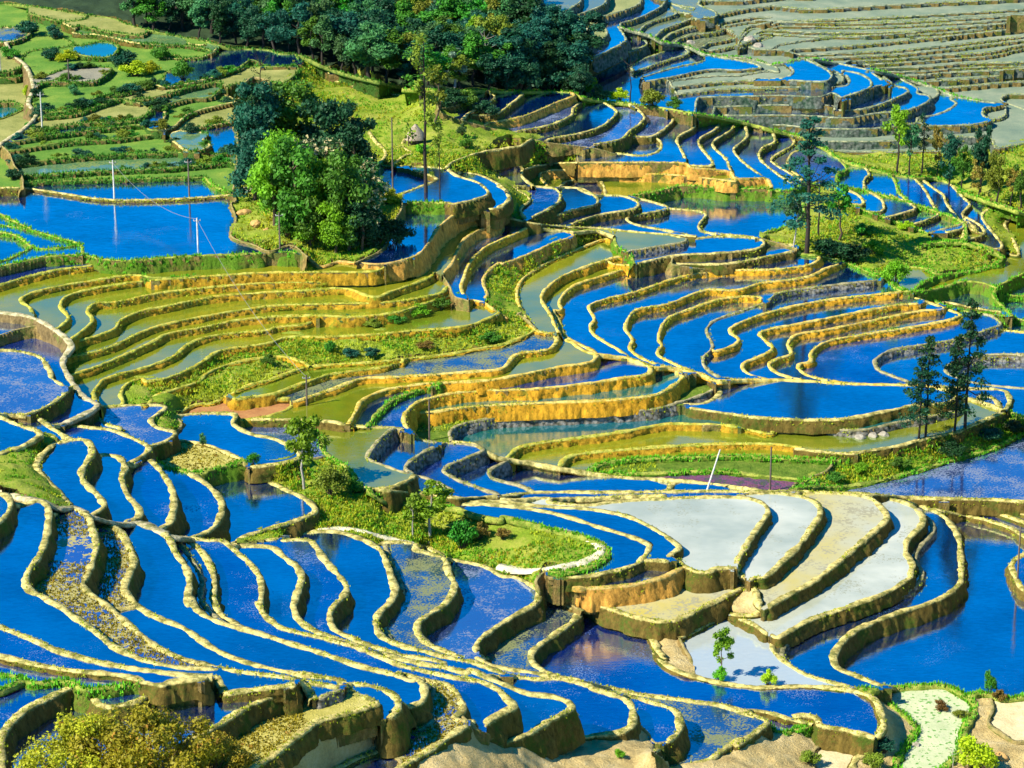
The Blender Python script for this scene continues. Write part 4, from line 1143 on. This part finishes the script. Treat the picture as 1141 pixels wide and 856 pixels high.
# ---- single trees: name,kind,seed,x,y,h,leaf,label,wide,bark
ONE=[
('broadleaf_tree','open',1,536,74,66,'bright','light green tree at the right edge of the dark wood','.9','pale'),
('flowering_tree','broad',2,507,96,44,'pale','whitish blossoming tree at the foot of the dark wood',1,'pale'),
('bare_tree','bare',1,541,92,58,'dark','thin bare pale trunked tree in front of the wood','.9','pale'),
('gum_tree','gum',1,475,226,178,'olive','tallest bare stemmed tree rising beside the thatched hut',1.,'dark'),
('gum_tree','gum',2,489,226,84,'olive','slim stem standing just right of the tallest bare stemmed tree',.8,'dark'),
('gum_tree','gum',3,470,118,72,'green','thin bushy topped tree behind the tallest bare stem',2.6,'dark'),
('leafy_tree','open',2,484,135,62,'olive','yellowish open tree on the bank behind the thatched hut',1,'brown'),
('bare_tree','bare',2,702,114,48,'dark','small bare dark tree among bushes beneath the far terraces',1.2,'dark'),
('bare_tree','bare',3,292,122,60,'dark','leafless grey tree behind the left side of the tree clump',1.1,'dark'),
('dark_pine','pine',1,1075,484,150,'dark','tallest dark pine on the right bank above the pond',.8,'dark'),
('dark_pine','pine',2,1063,486,112,'dark','shorter dark pine close left of the tallest pine',.8,'dark'),
('dark_pine','pine',3,1031,488,112,'dark','feathery dark pine left of the tall pair, the right one of two',.95,'dark'),
('dark_pine','pine',2,1023,494,96,'teal','smallest dark pine at the left end of the pine row',.9,'dark'),
('leafy_tree','airy',3,339,545,100,'bright','bright green open tree at the left end of the grassy knoll',.85,'pale'),
('leafy_tree','airy',2,478,603,78,'bright','bright green tree with pale trunk in the middle of the grassy knoll',1.2,'pale'),
('sapling','open',1,460,598,62,'olive','thin sparse sapling left of the pale trunked tree on the knoll',.6,'pale'),
('sapling','airy',1,805,757,62,'bright','lime green sapling standing at the edge of the grey pond',.75,'brown'),
('dark_tree','pine',1,899,282,150,'teal','tall dark tree on the bank right of the big blue pond',1.15,'dark'),
('leafy_tree','open',4,934,268,64,'green','leafy green tree right of the tall dark tree by the big pond',1.,'brown'),
('sapling','open',3,884,275,62,'mid','slender bluish sapling left of the tall dark tree',.7,'pale'),
('bare_tree','bare',4,912,262,70,'rust','reddish bare tree just behind the tall dark tree',1.,'dark'),
]
for nm,kd,sd,x,y,h,lf,lb,wd,bk in ONE: tree(nm,kd,sd,x,y,h,lf,lb,wide=float(wd),bark=bk)
# ---- clump of trees between the big left pond and the hut
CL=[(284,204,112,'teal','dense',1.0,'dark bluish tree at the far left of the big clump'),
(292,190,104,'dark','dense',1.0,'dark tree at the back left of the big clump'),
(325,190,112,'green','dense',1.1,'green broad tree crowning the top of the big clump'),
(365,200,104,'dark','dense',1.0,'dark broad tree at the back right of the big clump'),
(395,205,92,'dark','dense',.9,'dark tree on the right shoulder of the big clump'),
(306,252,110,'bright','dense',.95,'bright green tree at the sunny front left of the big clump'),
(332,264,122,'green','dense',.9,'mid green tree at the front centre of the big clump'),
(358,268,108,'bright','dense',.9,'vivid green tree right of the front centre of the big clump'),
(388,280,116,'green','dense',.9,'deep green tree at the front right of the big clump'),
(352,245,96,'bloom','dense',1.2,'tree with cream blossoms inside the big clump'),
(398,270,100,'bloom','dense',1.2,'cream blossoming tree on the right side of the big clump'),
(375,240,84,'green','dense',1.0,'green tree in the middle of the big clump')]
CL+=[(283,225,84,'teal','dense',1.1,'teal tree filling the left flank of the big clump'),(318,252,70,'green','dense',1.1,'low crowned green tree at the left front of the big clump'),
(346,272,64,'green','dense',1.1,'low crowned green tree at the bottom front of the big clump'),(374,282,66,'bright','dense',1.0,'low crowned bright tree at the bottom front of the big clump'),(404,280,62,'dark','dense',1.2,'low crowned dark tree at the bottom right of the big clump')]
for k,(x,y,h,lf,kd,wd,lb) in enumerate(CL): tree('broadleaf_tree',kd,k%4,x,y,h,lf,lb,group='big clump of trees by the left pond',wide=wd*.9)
for x,y,h,lf,lb,wd in [(420,272,40,'dark','dark spreading bush at the right foot of the big clump',1.0),(442,270,30,'dark','low dark bush at the right end of the big clump',1.1),
 (345,270,34,'bright','bright bush at the front foot of the big clump',1.0),(436,228,22,'yellow','yellow green bush between the big clump and the small pond',1.1),(318,262,26,'green','low green bush at the left foot of the big clump',1.)]:
    tree('shrub','bush',int(x)%3,x,y,h,lf,lb,'shrub',wide=wd,parts=('stem','foliage'))
# ---- grove at the right edge
RG=[(999,192,82,'bright','open',.9,'light green tall tree at the left end of the right hand grove'),
(1013,194,66,'mid','open',.8,'slim blue green tree second in the right hand grove'),
(1027,192,62,'teal','gum',1.6,'bare stemmed teal tree in the right hand grove'),
(1043,200,60,'rust','open',.55,'thin rusty tree in the right hand grove'),
(1057,208,62,'teal','forest',.9,'narrow dark teal tree in the right hand grove'),
(1071,212,50,'green','broad',.7,'round green tree in front of the right hand grove'),
(1092,216,80,'teal','broad',.6,'tall dark green tree rising above the right hand grove'),
(1088,226,48,'rust','open',.9,'orange tinted tree at the front of the right hand grove'),
(1110,226,58,'olive','broad',.75,'olive tree towards the right end of the right hand grove'),
(1126,229,50,'rust','open',.9,'rust brown tree near the right edge of the photo'),
(1138,232,52,'green','broad',.8,'green tree cut by the right edge of the photo')]
for k,(x,y,h,lf,kd,wd,lb) in enumerate(RG): tree('grove_tree',kd,k%4,x,y,h,lf,lb,group='grove at the right edge below the terraced hill',wide=wd*.8,bark='dark')
# ---- shrubs: x,y,h,leaf,label
SH=[(803,759,20,'bright','low leafy shrub around the foot of the lime green sapling',.8),(370,552,44,'olive','round olive bush beside the bright tree on the knoll',.75),(515,612,40,'green','dense green bush near the right end of the knoll',.8),(535,600,22,'rust','brownish low bush right of the dense bush on the knoll',1.),
(395,548,20,'green','small dark green bush behind the round olive bush',1.1),(560,600,14,'rust','low brown shrub near the tip of the knoll',1.3),
(856,764,22,'yellow','lime green bush standing in the grey pond',.8),(1102,772,32,'green','upright dark green shrub at the lower right pond corner',.45),(1113,781,16,'rust','reddish dry shrub beside the upright green shrub',1.),
(226,495,15,'mid','small teal green plant in the dark pond at left',.7),(282,518,18,'green','green bush at the corner of the triangular stubble plot',.9),
(822,474,13,'dark','dark bush on the rim below the wide pond, left one',1.1),(842,477,13,'dark','dark bush on the rim below the wide pond, right one',1.1),
(517,246,26,'yellow','feathery lime plant on the eroded bank',.8),(650,105,30,'bright','yellow green bush under the far terraces, tallest',.8),(690,112,16,'yellow','yellow low bush beside the bare dark tree',1.4),(668,112,20,'mid','bluish bush between the yellow bushes',1.1),(728,118,22,'olive','olive bush right of the bare dark tree',1.3),(752,120,14,'green','low green bush at the right end of the bush row',1.4),
(925,285,24,'dark','dark low bush at the foot of the tall dark tree',1.6),(950,292,22,'dark','broad dark bush on the bank by the pond',1.7),(972,282,18,'bright','light green bush on the earthen bank',1.3),(998,316,34,'bright','bright bush above the small pond on the right bank',.8),(960,262,16,'green','green bush behind the earthen bank',1.4),(1010,255,10,'yellow','yellow green low bush on top of the earthen bank',1.8),
(180,66,18,'green','dark green bush on the upper left terraces',1.2),(152,85,20,'yellow','yellow flowering bush on the upper left terraces',1.5),(168,82,16,'yellow','second yellow bush beside the green bush, upper left terraces',1.4),(140,74,20,'teal','dark bush left of the yellow bushes',1.4),(205,88,24,'green','green bush right of the yellow bushes',1.),(75,68,14,'yellow','yellow green bush on the left terrace edge',1.6),(58,66,16,'teal','dark teal bush on the left terrace edge',1.4),(30,40,20,'teal','dark bush beside the left path bend',1.3),(60,42,16,'teal','dark bush above the left terraces',1.3),(10,65,16,'green','green bush at the left edge below the pole',1.3),(30,110,18,'yellow','green yellow bush at the pale path',.6),(82,105,12,'mid','teal green bush on the small terrace',1.2),(40,108,12,'dark','dark bush beside the pale path',1.2),
(15,200,14,'dark','shaded bush above the left pond corner',1.5),(30,185,16,'dark','dark bush below the end of the pale path',1.5),
(520,165,14,'green','green bush right of the thatched hut',1.2),(470,172,14,'bright','bright bush in front of the thatched hut',1.2),(515,150,14,'mid','small palm like bush beside the hut',.8),(500,118,22,'dark','dark bush under the wood behind the hut',1.6),(520,120,24,'green','green bush under the wood edge right of the hut',1.3),(540,128,18,'dark','dark low bush at the wood edge',1.5),
(580,100,34,'dark','big dark bush at the right end of the wood',1.3),(610,102,34,'teal','big teal bush at the right end of the wood',1.3),(635,100,30,'dark','outermost dark bush at the right end of the wood',1.2),
(465,352,16,'bright','bright bush on the bank between the golden terraces',1.5),(490,345,16,'green','green bush on the bank between the golden terraces',1.5),(510,338,14,'bright','bright bush near the eroded bank',1.5),(440,360,12,'green','low green bush on the golden terrace edge',1.8),(385,362,14,'mid','green bush at the left end of the bank on the golden terraces',1.6),(415,364,10,'olive','olive low bush on the golden terrace bank',2.),
(390,398,13,'teal','bluish bush on the lower terrace bank',1.4),(415,397,12,'teal','bluish bush second on the lower terrace bank',1.6),(368,392,14,'green','green bush on the sloping terrace bank',1.2),(475,388,10,'rust','dry bush on the lower terrace bank',1.8),(545,380,12,'green','green bush toward the right of the lower terrace bank',2.),(300,405,12,'green','green bush at the left of the sloping bank',1.4),
(1085,856,44,'yellow','big yellow green bush at the lower right corner',1.0),(1062,856,24,'bare_','x',1),
(985,838,20,'teal','bluish scrub on the dirt bank right of the cream patch',1.2),(975,855,20,'olive','olive scrub at the bottom edge right of the cream patch',1.2),(900,850,16,'olive','dry scrub on the rubble bank at the bottom',1.5),(640,800,10,'olive','small scrub on the sand below the wavy pond',1.),(690,845,14,'bright','small green scrub by the dark wall at the bottom',.8),
(420,790,10,'green','green tuft on the wall above the dark gully',1.),(1048,790,12,'rust','dry shrub at the corner of the seedling plot',1.5),(1070,800,12,'olive','dry olive shrub right of the seedling plot',1.4),
(1000,520,12,'green','green shrub on the bank under the pines',2.),(960,525,11,'bright','bright shrub on the green bank left of the pines',2.),(1060,505,14,'dark','dark shrub in the shade right of the pines',2.2),(1100,490,14,'dark','dark shrub further right of the pines',2.2),(1128,480,14,'bronze','brownish shrub on the bank near the right edge',2.),(930,535,10,'green','green shrub at the left tip of the green bank',2.)]
for k,(x,y,h,lf,lb,wd) in enumerate(SH):
    if lf=='bare_':
        tree('dry_twigs','bare',2,x,y,h,'rust','bare twigs left of the yellow green corner bush','shrub',wide=1.3,bark='pale'); continue
    tree('shrub','bush',k%3,x,y,h,lf,lb,'shrub',wide=wd*.9,parts=('stem','foliage'))
for x,y,h,lb,sd,wd in [(95,868,84,'left half of the large golden shrub at the bottom left',1,1.05),(165,874,104,'tall golden green shrub at the bottom left, the higher one',2,.95),(232,866,62,'smaller golden shrub at the right of the bottom left thicket',3,1.0)]:
    tree('golden_shrub','bigbush',sd,x,y,h,'gold',lb,'shrub',group='golden thicket in the bottom left corner',wide=wd,parts=('stem','foliage'))
# ---- poles
def box(x0,x1,y0,y1,z0,z1):
    V=np.array([(x,y,z) for z in (z0,z1) for y in (y0,y1) for x in (x0,x1)],float)
    return V,np.array([(0,2,3,1),(4,5,7,6),(0,1,5,4),(1,3,7,5),(3,2,6,7),(2,0,4,6)])
CONC=plain('pole_concrete',(.55,.53,.48)); DWOOD=plain('pole_wood',(.13,.10,.08)); IRON=plain('iron',(.2,.2,.21),.5)
PO=[(.5,80,36,CONC,'pale pole at the left edge of the upper terraces',0,1),(77,95,27,DWOOD,'short dark pole on the tan upper left plot',0,0),(47,143,38,CONC,'pale pole beside the pale path on the left terraces',0,1),
(127.5,223,43,CONC,'pale pole on the bank of the big left pond, left one',0,1),(211,220,41,DWOOD,'darker pole on the bank of the big left pond, right one',0,1),(221,287,43,CONC,'pale pole on the near bank of the big left pond',0,1),(312,279,41,DWOOD,'pole in front of the big tree clump',0,1),
(437.7,214,80,DWOOD,'tall dark bare pole left of the thatched hut',0,0),(342,452,34,DWOOD,'pole behind the bright open tree',0,1),(478.5,491,46,DWOOD,'dark pole on the green bank in the middle',0,0),
(788,546,47,CONC,'leaning pale pole at the path above the white paddies',.27,0),(858,547,49,DWOOD,'upright brown pole at the path above the white paddies',0,0),(1133,655,68,DWOOD,'dark pole standing in the right hand pond',0,0)]
for x,y,h,mt,lb,lean,arm in PO:
    loc=ground(x,y); s=h*mpp(loc); r=empty('utility_pole',loc); r.rotation_euler=(0,lean,0); tag(r,lb,'pole')
    a,b=tube([(0,0,-1.),(0,0,s*.5),(0,0,s)],[.15,.125,.10],8); mesh_obj('pole',a,b,mt,r,True)
    if arm:
        a,b=join([box(-.55,.55,-.05,.05,s-.55,s-.43)]); c=mesh_obj('crossarm',a,b,IRON,r)
        for q in (-.5,.5):
            a,b=tube([(q,0,s-.43),(q,0,s-.33),(q,0,s-.25)],[.05,.07,.03],6); mesh_obj('insulator',a,b,CONC,c)
# ---- hut
loc=ground(463,161); k=mpp(loc); r=empty('thatched_hut',loc,.3); tag(r,'small hut with a grey thatched roof at the foot of the wood','hut')
Rr=11.5*k; zb=9*k; zt=22*k
prof=[(Rr,zb-.5),(Rr*.98,zb-.2),(Rr*.68,zb+(zt-zb)*.34),(Rr*.36,zb+(zt-zb)*.68),(Rr*.1,zb+(zt-zb)*.94),(.02,zt)]
V=[];F=[];S=20
rgh=np.random.RandomState(2)
for q,(rr,z) in enumerate(prof):
    for a in range(S): V.append((rr*math.cos(a*6.2832/S)*rgh.uniform(.95,1.05),rr*math.sin(a*6.2832/S)*.85*rgh.uniform(.95,1.05),z+rgh.uniform(-.08,.08)))
for q in range(len(prof)-1):
    for a in range(S): F.append((q*S+a,q*S+(a+1)%S,(q+1)*S+(a+1)%S,(q+1)*S+a))
mesh_obj('roof',V,F,plain('thatch',(.34,.28,.20),.95,.5,5.),r)
a,b=box(-Rr*.55,Rr*.55,-Rr*.4,Rr*.5,-.3,zb+.2); mesh_obj('wall',a,b,plain('hut_mud',(.12,.09,.06)),r)
for u,v in ((-.8,-.6),(.8,-.6),(-.8,.6),(.8,.6),(0,-.75)):
    a,b=tube([(Rr*u,Rr*v*.85,-.3),(Rr*u,Rr*v*.85,zb+.3)],[.1,.09],6); mesh_obj('post',a,b,BARK['brown'],r)
# ---- boulders
STONE=plain('boulder_stone',(.30,.27,.21),.9,.45,1.5); OST=plain('boulder_orange',(.45,.27,.09),.9,.4,1.2)
def boulder(px,py,wpx,lb,mt=STONE,fl=.65,group=None):
    loc=ground(px,py); s=wpx*.5*mpp(loc)
    bm=bmesh.new(); bmesh.ops.create_icosphere(bm,subdivisions=3,radius=1)
    rg=np.random.RandomState(int(px*7+py)); off=rg.rand(3)*50
    for v in bm.verts:
        c=np.array(v.co); d=1+.28*float(vnoise(c[0]*1.0+off[0],c[2]*1.3+c[1]+off[1],1.1,5))+.12*float(vnoise(c[0]+off[2],c[1]-c[2],2.7,6))
        v.co=Vector((c[0]*d,c[1]*d*.8,max(c[2]*d*fl,-.3)))
    me=bpy.data.meshes.new('boulder'); bm.to_mesh(me); bm.free(); me.materials.append(mt)
    o=bpy.data.objects.new('boulder',me); COL.objects.link(o); o.location=loc; o.scale=(s,s,s); o.rotation_euler=(0,0,rg.rand()*6); tag(o,lb,'rock',group)
for a in [(276,212,12,'grey boulder at the left foot of the tree clump',STONE),(287,220,9,'small tan boulder by the left pond corner',OST),(272,238,16,'orange earth boulder on the eroded pond corner',OST),(285,250,14,'orange boulder low on the eroded pond corner',OST),(297,258,10,'orange boulder next to the water at the tree clump',OST),
 (438,489,22,'large grey rock on the bund between olive and blue paddies',STONE),
 (895,545,24,'low grey rock at the tip of the green bank',STONE),(780,648,9,'rubble rock below the white paddies, left',STONE),(790,646,8,'rubble rock below the white paddies, right',STONE),
 (958,488,12,'grey stone on the rim under the wide pond, left',STONE),(972,486,11,'grey stone on the rim under the wide pond, middle',STONE),(985,485,13,'grey stone on the rim under the wide pond, right',STONE),(905,300,8,'dark stone on the golden terrace wall',STONE),
 (905,812,16,'large rubble boulder on the bottom bank',STONE),(922,830,12,'rubble boulder at the bottom edge by the cream patch',STONE),(600,812,12,'grey boulder on the sand by the dry wall',STONE),(1020,830,10,'pale stone in the scrub at the bottom right',STONE),(1115,845,18,'brown boulder right of the corner bush',OST),(1098,838,14,'dark boulder above the corner bush',STONE),
 (835,45,14,'pale stone heap on the far terrace, left',STONE),(845,52,12,'pale stone heap on the far terrace, right',STONE),(770,48,10,'pale stone at the end of the far pond wall',STONE)]:
    boulder(*a)
# ---- grass on the banks
LEAF['grass']=leaf('grass_green',(.16,.34,.01),.5,.3); LEAF['grassy']=leaf('grass_yellow',(.40,.46,.02),.5,.3)
GR=[LEAF['green'],LEAF['yellow'],LEAF['olive'],LEAF['gold']]
def grass(name,P,hgt,mt,label,seed,tri=4,wd=.09):
    rg=np.random.RandomState(seed); n=len(P); V=[]
    for k in range(tri):
        a=rg.rand(n)*6.2832; h=hgt*rg.uniform(.5,1.3,n); t=rg.uniform(.1,.5,n)*h; off=rg.normal(size=(n,2))*hgt*.35
        c=np.c_[P[:,0]+off[:,0],P[:,1]+off[:,1],P[:,2]-.05]; s=np.c_[-np.sin(a),np.cos(a),0*a]*wd*rg.uniform(.6,1.5,(n,1))
        tip=c+np.c_[np.cos(a)*t,np.sin(a)*t,h]
        V.append(np.stack([c-s,c+s,tip+s*.4,tip-s*.3],1))
    V=np.vstack(V).reshape(-1,3); o=mesh_obj(name,V,np.arange(len(V)).reshape(-1,4),mt); o['kind']='stuff'; o['label']=label; return o
def region_points(types,density,seed,thr=-.2,ns=.12):
    rg=np.random.RandomState(seed); ok=np.array([t in types for t in T.typ]); ok[fk]=False
    m=ok[T.lab]&~T.onl; m[:12]=False
    ys,xs=np.where(m); k=int(len(ys)*density); i=rg.choice(len(ys),k,replace=False)
    out=[]
    px=xs[i]+X0+rg.rand(k);py=ys[i]+Y0+rg.rand(k)
    gi=ys[i];gj=np.minimum(xs[i]//SX,NC-1)
    z=np.where([T.typ[q][0]=='s' for q in T.lab[ys[i],xs[i]]],SZ[gi,gj],T.h[T.lab[ys[i],xs[i]]])
    x,y=proj(px,py,z); keep=vnoise(x,y,ns,seed)>thr
    return np.c_[x,y,z][keep]
grass('grass',region_points(('sg','sw'),.13,1),.28,LEAF['grass'],'green grass on the banks',1)
grass('grass',region_points(('sg','sw','fgr'),.14,2,0.),.3,LEAF['grassy'],'yellow green grass on the banks',2)
grass('grass',region_points(('sg','sw'),.08,3,-.1),.3,LEAF['gold'],'dry golden grass on the banks',3)
grass('grass',region_points(('fs','wy'),.22,4,-.3),.22,LEAF['gold'],'dry straw on the stubble plots',4,3)
# grass fringes on the bunds
B0,B1,B2=[],[],[]
rg=np.random.RandomState(9)
for (Q,top,low,nr,st,nm) in T.rib:
    if st in('n','p') or len(Q)<6: continue
    i=np.arange(0,len(Q)-1); i=i[rg.rand(len(i))<(.9 if st=='g' else .85)]
    if len(i)<2: continue
    x,y=proj(Q[i,0],Q[i,1],top[i]); k=rg.rand(len(i))
    g=st=='g'
    z=np.where(k<.55,top[i]+.12,low[i]+(top[i]-low[i])*rg.rand(len(i)))
    keep=(vnoise(x,y,.15,21)>(-.6 if g else -.1))
    # front side of the bund
    d=np.gradient(Q,axis=0)[i]; wx=nr[i,0];wy=-nr[i,1]; o=np.where(k<.55,rg.uniform(-.35,.35,len(i)),-.55)
    A=np.c_[x+wx*o,y+wy*o,z][keep]
    (B0 if nm[0]=='z' else B1 if g else B2).append(A)
grass('grass',np.vstack(B0),.4,LEAF['green'],'dark grass on the upper left terrace edges',7,5)
grass('grass',np.vstack(B1),.38,LEAF['grass'],'grass hanging on the grassy bund edges',5,5)
grass('grass',np.vstack(B2),.2,LEAF['grassy'],'short grass fringing the bunds',6,4,.06)

# ---- foot paths
def path(tok,w,seed):
    P=parse('x L 0 p | '+tok)[0][4]; Q=resample(P,1.5); G=np.array([ground(a,b) for a,b in Q]); 
    for c in range(3): G[:,c]=smooth1(G[:,c],7)
    tx,ty=np.gradient(G[:,0]),np.gradient(G[:,1]); L_=np.maximum(np.hypot(tx,ty),1e-6); nx,ny=-ty/L_,tx/L_
    ww=w*(1+.3*vnoise(G[:,0],G[:,1],.6,seed)); Z=G[:,2]+.16; V=[]
    for o,dz in ((-.6,-.5),(-.5,0),(0,.05),(.5,0),(.6,-.5)): V.append(np.c_[G[:,0]+nx*ww*o,G[:,1]+ny*ww*o,Z+dz])
    V=np.stack(V,1).reshape(-1,3); i=np.arange(len(G)-1)[:,None]*5+np.arange(4)[None,:]; F=np.stack([i,i+1,i+6,i+5],-1).reshape(-1,4)
    o=mesh_obj('path',V,F,M['pathsoil'],smooth=True); o['kind']='structure'
M['pathsoil']=field('path_soil',[(.3,(.42,.36,.20)),(.5,(.60,.54,.36)),(.7,(.72,.68,.52))],.6)
path('k 345,378 420,395 500,418 600,452 670,490 705,520 690,552 600,605 480,635 350,655 200,668 80,662 -40,640',1.3,31)
path('j -60,248 60,225 200,195 330,185 450,192 600,222 760,262 900,290',.9,32)
path('l -120,395 -40,420 10,455 30,480',1.6,33)

# ---- overhead cables
def cable(A,za,B,zb,sag,label):
    a=ground(*A)+Vector((0,0,za)); b=ground(*B)+Vector((0,0,zb)); P=[a.lerp(b,q/24)-Vector((0,0,sag*4*(q/24)*(1-q/24))) for q in range(25)]
    V,F=tube([tuple(p) for p in P],[.03]*25,4); o=mesh_obj('overhead_cable',V,F,IRON); tag(o,label,'cable')
cable((221,287),6.2,(342,452),4.3,2.,'thin cable running from the near pond pole down to the pole behind the bright tree')
cable((221,287),6.2,(127.5,223),6.3,2.,'thin cable crossing the big left pond between the poles')

# ---- hedge shrubs along the upper left terraces
rg=np.random.RandomState(21); hp=[]
for (Q,top,low,nr,st,nm) in T.rib:
    if nm[0]!='z': continue
    for i in range(4,len(Q)-4,9):
        x,y=Q[i]
        if 2<x<258 and 8<y<190 and rg.rand()<.5: hp.append((x,y+1))
for k,(x,y) in enumerate(hp[:110]):
    tree('hedge_shrub','bush',k%3,x,y,rg.uniform(6,13),('green','dark','teal','olive')[k%4],'small shrub growing on the grassy terrace edges at the upper left','shrub',group='shrubs along the upper left terrace edges',wide=rg.uniform(1.0,1.9),parts=('stem','foliage'))
